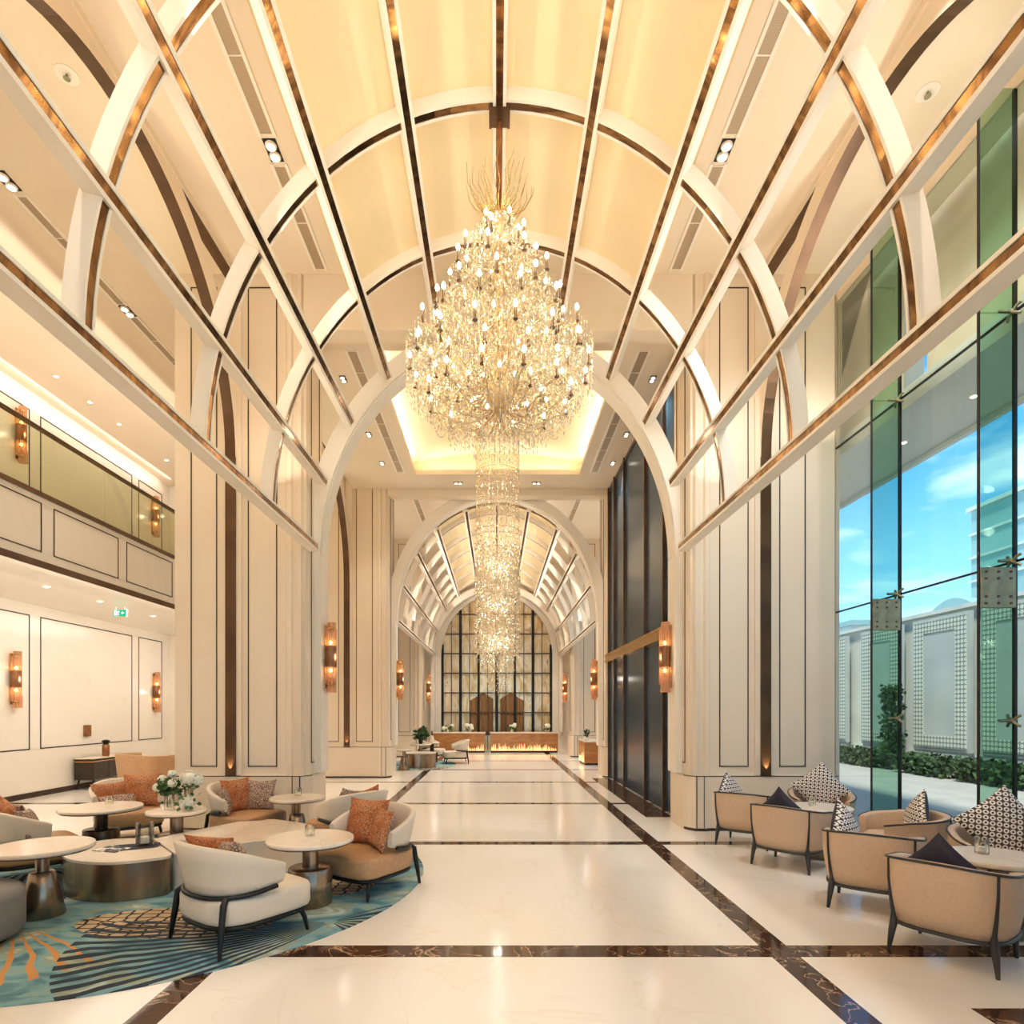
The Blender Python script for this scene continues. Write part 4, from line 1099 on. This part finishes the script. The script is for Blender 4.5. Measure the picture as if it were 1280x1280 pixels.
# ------------------------------------------------------------------ tall crystal column behind it
YC2 = 11.3
cc = tag(empty('crystal_column', (XC, YC2, 0)), 'tall hanging column of crystal strands behind the large chandelier', 'chandelier')
b = MB(); b.lathe([(.42, 7.38), (.44, 7.4), (.44, 7.46), (.42, 7.48)], 40); b.build('ceiling_plate', M['gold'], cc)
b = MB()
for rr_, z in ((.40, 6.1), (.40, 5.0), (.40, 4.2), (.40, 3.4)): b.tube([(rr_*math.cos(t*PI/24), rr_*math.sin(t*PI/24), z) for t in range(48)], .005, 5, closed=True)
b.build('hoop', M['gold'], cc)
b = MB()
for r, n, zb in ((.405, 44, 2.62), (.30, 20, 2.35), (.18, 12, 2.0)):
    for k in range(n):
        a = 2*PI*k/n; z = 7.38; e = zb + random.uniform(-.12, .2)
        while z > e:
            dens = .095 if z > 4.9 else (.06 if z > 4.3 else .042)
            h = .016 if z > 4.9 else random.uniform(.014, .03)
            j = 0 if z > 4.9 else .03
            b.octa((r*math.cos(a)+random.uniform(-j, j), r*math.sin(a)+random.uniform(-j, j), z), .011 if z > 4.9 else random.uniform(.011, .018), h); z -= dens
tag(b.build('crystal_strands', M['crystal'], cc, recalc=False), kind='stuff')
b = MB()
for k in range(44):                                 # net of fine wires crossing on the upper half
    for d in (1, -1):
        a0 = 2*PI*k/44
        b.tube([(.4*math.cos(a0+d*i*.14), .4*math.sin(a0+d*i*.14), 7.38 - i*.2) for i in range(13)], .0022, 3, cap=False)
tag(b.build('wire_net', M['palegold'], cc), kind='stuff')
def f_col():
    z = random.uniform(2.7, 4.6); r = .4*math.sqrt(random.random()); a = random.uniform(0, 2*PI); return r*math.cos(a), r*math.sin(a), z
tag(scatter(1800, f_col, (.012, .02)).build('crystal_cluster', M['crystal'], cc, recalc=False), kind='stuff')

# ------------------------------------------------------------------ wall sconces
def make_sconce():
    # mounted with its back on the plane x=0, standing out to +X; base point is its middle
    rt = empty('wall_sconce')
    b = MB(); b.box(0, .02, -.05, .05, -.46, .46); b.build('back_plate', M['gold'], rt, .003)
    def rods(y, z0, z1, r=.07):
        b = MB()
        for k in range(12):
            a = 2*PI*k/12; b.tube([(.09+r*math.cos(a), y+r*math.sin(a), z0), (.09+r*math.cos(a), y+r*math.sin(a), z1)], .014, 6)
        return b
    rods(-.015, .08, .40).build('glass_shade', M['amber'], rt); rods(-.015, -.40, -.08).build('glass_shade', M['amber'], rt)
    rods(.02, -.52, -.30, .06).build('glass_shade', M['amber'], rt); rods(.02, .36, .5, .05).build('glass_shade', M['amber'], rt)
    b = MB(); b.lathe([(.082, -.15), (.085, -.14), (.085, .14), (.082, .15)], 24, (.09, -.015)); b.build('band', M['copper'], rt)
    b = MB(); b.lathe([(.06, .40), (.06, .415), (.02, .43)], 20, (.09, -.015)); b.lathe([(.06, -.40), (.06, -.415), (.02, -.43)], 20, (.09, -.015)); b.build('cap', M['gold'], rt)
    for z in (.2, -.2):
        b = MB(); b.ball((.09, -.015, z), .028); b.build('bulb', M['sbulb'], rt)
    return rt
S0 = make_sconce(); us = False
def sconce(x, y, z, rz, label):
    global us
    o = copy_tree(S0) if us else S0
    us = True
    o.location = (x, y, z); o.rotation_euler = (0, 0, rz); tag(o, label, 'wall lamp', 'amber glass wall sconces'); return o
SC = []
for s in (-1, 1):
    for k, y0 in enumerate(PIERS[1:]):
        SC.append(sconce(XC + s*2.52, y0+.53, 2.42, 0 if s < 0 else PI, f'amber sconce on the {words[k+1]} {side[s]} pillar, facing the aisle'))
for y, z, l in ((10.78, 2.2, 'amber sconce at the far left of the lower side wall'), (15.25, 2.1, 'amber sconce on the lower side wall beside the left pillar'),
                (10.9, 6.66, 'amber sconce behind the balcony glass at the left edge'), (15.2, 6.55, 'amber sconce behind the balcony glass near the pillar')):
    SC.append(sconce(XL, y, z, 0, l))

# ------------------------------------------------------------------ ceiling fittings
def vent_(x, y0, y1, z, label, w=.12):
    rt = tag(empty('linear_vent', (x, (y0+y1)/2, z)), label, 'air vent', 'linear air vents'); h = (y1-y0)/2
    b = MB(); b.box(-w/2, w/2, -h, h, -.006, 0); b.build('grille', M['vent'], rt)
    b = MB(); b.box(-w/2-.035, -w/2, -h-.03, h+.03, -.012, 0); b.box(w/2, w/2+.035, -h-.03, h+.03, -.012, 0)
    n_ = max(1, int(2*h/.55))
    for i in range(n_+1): y = -h + 2*h*i/n_; b.box(-w/2, w/2, y-.006, y+.006, -.01, 0)
    b.build('frame', M['white'], rt)
for s in (-1, 1):
    nm = side[s]; x = XC + s*2.40
    vent_(x, 4.7, 6.2, ZC, f'long perforated vent in the near {nm} ceiling, before the twin spotlights')
    vent_(x, 6.56, 8.1, ZC, f'long perforated vent in the near {nm} ceiling, beyond the twin spotlights')
    vent_(XC + s*2.18, 8.95, 13.5, 7.0, f'long vent in the {nm} side of the tray ceiling', .13)
    vent_(XC + s*2.3, 16, 20, ZC, f'long vent in the far {nm} ceiling', .13)
def make_twin():
    rt = empty('twin_downlight')
    b = MB(); b.box(-.07, .07, -.13, .13, -.008, 0); b.build('housing', M['black'], rt)
    for y in (-.062, .062):
        b = MB(); b.lathe([(.055, -.03), (.06, -.02), (.06, -.005)], 20, (0, y)); l = b.build('spot', M['white'], rt)
        b = MB(); b.lathe([(.04, -.034), (.04, -.03)], 16, (0, y)); b.build('lens', M['lens'], l)
    return rt
TW = make_twin(); ut = False
def twin(x, y, z, label, rz=0, sc=1):
    global ut
    o = copy_tree(TW) if ut else TW
    ut = True
    o.location = (x, y, z); o.rotation_euler = (0, 0, rz); o.scale = (sc, sc, sc); tag(o, label, 'ceiling light', 'twin downlights')
for s in (-1, 1):
    nm = side[s]
    twin(XC+s*2.40, 6.38, ZC, f'twin downlight between the two near {nm} vents')
    twin(XC+s*3.02, 6.88, ZC, f'small twin downlight behind the upper {nm} beam', 0, .85)
    for k, y in enumerate((9.7, 11.65, 13.0)): twin(XC+s*2.5, y, 7.0, f'{["first","second","third"][k]} twin downlight along the {nm} edge of the tray ceiling', 0, .7)
    twin(XC+s*.92, 14.15, 7.0, f'twin downlight in the {nm} half of the tray front soffit', PI/2, .8)
twin(-5.5, 6.75, ZC, 'twin downlight in the upper left aisle ceiling, nearest'); twin(-5.5, 8.95, ZC, 'twin downlight in the upper left aisle ceiling, beyond the first')
vent_(-5.5, 6.95, 8.8, ZC, 'dark ceiling slot between the upper left downlights', .1); vent_(-5.5, 9.1, 12, ZC, 'dark ceiling slot beyond the upper left downlights', .1)
def make_spot():
    rt = empty('downlight')
    b = MB(); b.lathe([(.055, -.01), (.06, -.004), (.06, 0)], 20); b.build('ring', M['white'], rt)
    b = MB(); b.lathe([(.036, -.013), (.036, -.009)], 16); b.build('lens', M['lens'], rt); return rt
SP = make_spot(); usp = False
def spot(x, y, z, label, grp):
    global usp
    o = copy_tree(SP) if usp else SP
    usp = True
    o.location = (x, y, z); tag(o, label, 'ceiling light', grp)
for k, (y, l) in enumerate(((10.7, 'first'), (11.6, 'second'), (12.5, 'third'), (14.3, 'fourth'))):
    spot(-7.85, y, ZC, f'{l} small downlight from the left in the ceiling over the balcony', 'balcony downlights')
for k, (y, l) in enumerate(((8.6, 'first'), (9.6, 'second'), (10.9, 'third'), (12.6, 'fourth'))):
    spot(-7.2, y, 3.62, f'{l} small downlight from the left under the balcony', 'downlights under the balcony')
for k, (y, l) in enumerate(((5.6, 'nearest'), (6.9, 'middle'), (8.1, 'farthest'))):
    spot(5.5, y, 5.26, f'{l} downlight under the outdoor canopy', 'canopy downlights')
def sprinkler(x, y, z, label, r=.07):
    rt = tag(empty('ceiling_sprinkler', (x, y, z)), label, 'sprinkler', 'ceiling sprinklers')
    b = MB(); b.lathe([(r, -.006), (r, 0)], 20); b.build('plate', M['white'], rt)
    b = MB(); b.lathe([(.015, -.05), (.03, -.045), (.03, -.04), (.012, -.038), (.012, -.006)], 12); b.build('head', M['steel'], rt)
sprinkler(-2.97, 5.64, ZC, 'ceiling sprinkler by the upper left beam crossing'); sprinkler(3.1, 5.76, ZC, 'ceiling sprinkler by the upper right beam crossing')
sprinkler(-4.02, 5.62, ZC, 'ceiling sprinkler seen through the left side arch', .1); sprinkler(4.16, 5.78, ZC, 'ceiling sprinkler seen through the right side arch', .1)
# exit sign
rt = tag(empty('exit_sign', (-7.2, 11.5, 3.62)), 'green exit sign hanging under the balcony', 'sign')
b = MB(); b.box(-.13, .13, -.02, .02, -.19, -.05); b.tube([(-.08,0,-.05),(-.08,0,0)], .006, 6); b.tube([(.08,0,-.05),(.08,0,0)], .006, 6); b.build('case', M['white'], rt)
b = MB(); b.box(-.125, .125, -.024, -.019, -.185, -.055); f_ = b.build('sign_face', M['exit'], rt)
b = MB()
b.box(-.105, -.045, -.027, -.024, -.17, -.07)                          # doorway
for t in range(1): b.ball((-.012, -.0255, -.082), .008, 0, 8)
def bar(p, q, w):
    d = Vector((q[0]-p[0], q[1]-p[1])); d.normalize(); nx, nz = -d.y*w, d.x*w
    b.add([(p[0]+nx,-.027,p[1]+nz),(p[0]-nx,-.027,p[1]-nz),(q[0]-nx,-.027,q[1]-nz),(q[0]+nx,-.027,q[1]+nz)], [(0,1,2,3)])
for p, q in (((-.018,-.095),(-.03,-.13)), ((-.03,-.13),(-.01,-.145)), ((-.01,-.145),(-.012,-.17)), ((-.03,-.13),(-.05,-.15)), ((-.05,-.15),(-.035,-.165)), ((-.018,-.097),(.0,-.11)), ((-.02,-.1),(-.042,-.11))): bar(p, q, .006)
bar((.09,-.12),(.035,-.12),.008); bar((.058,-.095),(.035,-.12),.007); bar((.058,-.145),(.035,-.12),.007)
b.build('running_figure', M['signwhite'], f_, recalc=False)

# ------------------------------------------------------------------ lights
WARM = (1.0, .915, .8)
def area(name, loc, rot, sx_, sy_, e, c=WARM):
    l = bpy.data.lights.new(name, 'AREA'); l.shape = 'RECTANGLE'; l.size = sx_; l.size_y = sy_; l.energy = e; l.color = c
    o = bpy.data.objects.new(name, l); C.objects.link(o); o.location = loc; o.rotation_euler = rot; return o
def point(name, loc, e, r=.03, c=WARM):
    l = bpy.data.lights.new(name, 'POINT'); l.energy = e; l.shadow_soft_size = r; l.color = c
    o = bpy.data.objects.new(name, l); C.objects.link(o); o.location = loc; return o
def spotl(name, loc, e, ang=100, c=WARM, r=.05):
    l = bpy.data.lights.new(name, 'SPOT'); l.energy = e; l.spot_size = R(ang); l.spot_blend = .8; l.shadow_soft_size = r; l.color = c
    o = bpy.data.objects.new(name, l); C.objects.link(o); o.location = loc; return o

def cove(name, loc, d, length, width, e, c=WARM):
    o = area(name, loc, (0,0,0), length, width, e, c)
    o.rotation_euler = Vector(d).to_track_quat('-Z', 'Y').to_euler(); return o
# unseen fill strips added near the beams, washing the vault and the side ceilings
def spread(o, d): o.data.spread = R(d)
for s in (-1, 1):
    for y0, y1, e in ((1.3, 6.7, 11), (15.7, 24.0, 45)):
        x_, z_ = vpt(R(40), -.05)
        o = cove('vault_fill', (XC + s*x_, (y0+y1)/2, z_), (-s*.82, 0, .57), y1-y0, .04, e); spread(o, 130)
    for y0, y1, e in ((1.3, 8.0, 26), (15.7, 24.0, 40)):
        cove('side_ceiling_fill', (XC + s*2.85, (y0+y1)/2, 4.75), (s*.2, 0, 1), y1-y0, .05, e)
    cove('tray_cove', (XC + s*1.95, 11.3, 7.13), (-s*.5, 0, 1), 4.4, .05, 15)
for y, d in ((8.85, 1), (13.75, -1)):
    cove('tray_cove', (XC, y, 7.13), (0, d*.5, 1), 3.4, .05, 9)
cove('balcony_cove', (XL+.35, 8, ZC-.03), (-.8, 0, -.6), 15, .04, 34)
cove('balcony_edge_light', (-6.3, 8, 3.6), (-.5, 0, -1), 15, .04, 60)
cove('balcony_fill', (-6.2, 7, 4.62), (.25, 0, 1), 16, .05, 170)  # unseen strip added on the balcony edge to brighten the ceiling
cove('right_aisle_fill', (4.45, 4, 5.3), (-.25, 0, 1), 8, .05, 60)  # unseen strip added to brighten the ceiling on the right
cove('aisle_cove', (-7.0, 8, 3.6), (-.3, 0, -1), 15, .08, 90)
for z in (6.6, 5.8, 5.0, 4.3, 3.6, 2.9): point('column_glow', (XC, YC2, z), 7, .08)
for x in (-1.6, 1.6): cove('hall_fill', (XC+x, -1.8, 4.2), (0, 0, 1), 5, .1, 200, (1, .9, .78))  # unseen fill added behind the viewpoint, bounced off the ceiling
for s in (-1, 1):
    spotl('downlight_and_fill', (XC+s*2.40, 6.38, ZC-.06), 160, 100, r=.06); spotl('downlight_and_fill', (XC+s*2.40, 1.5, ZC-.06), 200, 110, r=.06)
    for y in (9.7, 13.0): spotl('downlight_and_fill', (XC+s*2.45, y, 6.94), 120, 100)
    for y in (16.8, 21.4): spotl('downlight_and_fill', (XC+s*1.2, y, 6.4), 320, 120)
def aim(o, d): o.rotation_euler = Vector(d).to_track_quat('-Z', 'Y').to_euler()
for y in (6.75, 8.95, 4.6): aim(spotl('downlight_and_fill', (-5.45, y, ZC-.08), 110, 90, r=.05), (-.02, .15, -1))
for k, x in enumerate((3.3, 4.1)):
    spot(x, 4.6, ZC, f'{["inner", "outer"][k]} small added fill downlight in the right aisle ceiling before the pillar', 'added right aisle fill downlights')
    aim(spotl('downlight_and_fill', (x, 4.6, ZC-.06), 200, 84, (.8, .92, 1.0), .05), (0, .62, -1))  # cool daylight-toned spots and fittings added to brighten the right pillar
for o in SC:
    p = Vector(o.location) + Euler(o.rotation_euler).to_matrix() @ Vector((.28, 0, .0))
    point('sconce_glow', p, 1.6, .05)
for s in (-1, 1):            # slim uplights in the shadow gap of the front pillars
    aim(spotl('gap_light', (XC+s*3.64, 8.12, .8), 14, 50, (1, .68, .36), 0), (0, .16, 1))
    aim(spotl('gap_light', (XC+s*3.64, 14.47, .8), 14, 50, (1, .68, .36), 0), (0, .16, 1))

# ------------------------------------------------------------------ sky
w = bpy.data.worlds.new('sky'); bpy.context.scene.world = w; w.use_nodes = True
nt = w.node_tree; nt.nodes.clear(); out = nt.nodes.new('ShaderNodeOutputWorld')
tc = N(nt, 'TexCoord'); sp = N(nt, 'SeparateXYZ'); L(nt, tc.outputs['Generated'], sp.inputs[0])
blue = ramp(nt, sp.outputs[2], [(0.0, col('#a3c8e2')), (.12, col('#72a6cf')), (.3, col('#437fb3')), (.55, col('#306698'))])
mp = N(nt, 'Mapping'); mp.inputs['Scale'].default_value = (1.6, 1.6, 5.5); mp.inputs['Rotation'].default_value = (R(8), R(14), 0); L(nt, tc.outputs['Generated'], mp.inputs[0])
nz = N(nt, 'TexNoise'); L(nt, mp.outputs[0], nz.inputs['Vector']); nz.inputs['Scale'].default_value = 2.2; nz.inputs['Detail'].default_value = 7; nz.inputs['Distortion'].default_value = .6
cl_ = ramp(nt, nz.outputs[0], [(.5, (0,0,0,1)), (.74, (1,1,1,1))])
bg = N(nt, 'Background'); L(nt, mixc(nt, math_(nt, 'MULTIPLY', cl_, .75), blue, col('#c3cfda')), bg.inputs[0]); bg.inputs[1].default_value = 2.5
L(nt, bg.outputs[0], out.inputs[0])
sl = bpy.data.lights.new('sun', 'SUN'); sl.energy = 4.5; sl.angle = R(6); sl.color = (1, .95, .88)
so = bpy.data.objects.new('sun', sl); C.objects.link(so); so.rotation_euler = Vector((.27, .33, -.9)).to_track_quat('-Z', 'Y').to_euler()

# ------------------------------------------------------------------ camera
cd = bpy.data.cameras.new('camera'); cam = bpy.data.objects.new('camera', cd); C.objects.link(cam)
cam.location = (0, 0, 1.65); cam.rotation_euler = (R(90), 0, 0)
cd.sensor_width = 36; cd.lens = 36*750/1280; cd.shift_x = 20/1280; cd.shift_y = 247/1280; cd.clip_end = 400; cd.clip_start = .05
sc_ = bpy.context.scene; sc_.camera = cam
sc_.view_settings.view_transform = 'Standard'; sc_.view_settings.look = 'None'; sc_.view_settings.gamma = 1; sc_.view_settings.exposure = 0.47; sc_.view_settings.use_curve_mapping = False
sc_.cycles.max_bounces = 8; sc_.cycles.diffuse_bounces = 5; sc_.cycles.transparent_max_bounces = 24; sc_.cycles.glossy_bounces = 4
sc_.cycles.sample_clamp_indirect = 6; sc_.cycles.use_denoising = True; sc_.cycles.caustics_reflective = False; sc_.cycles.caustics_refractive = False
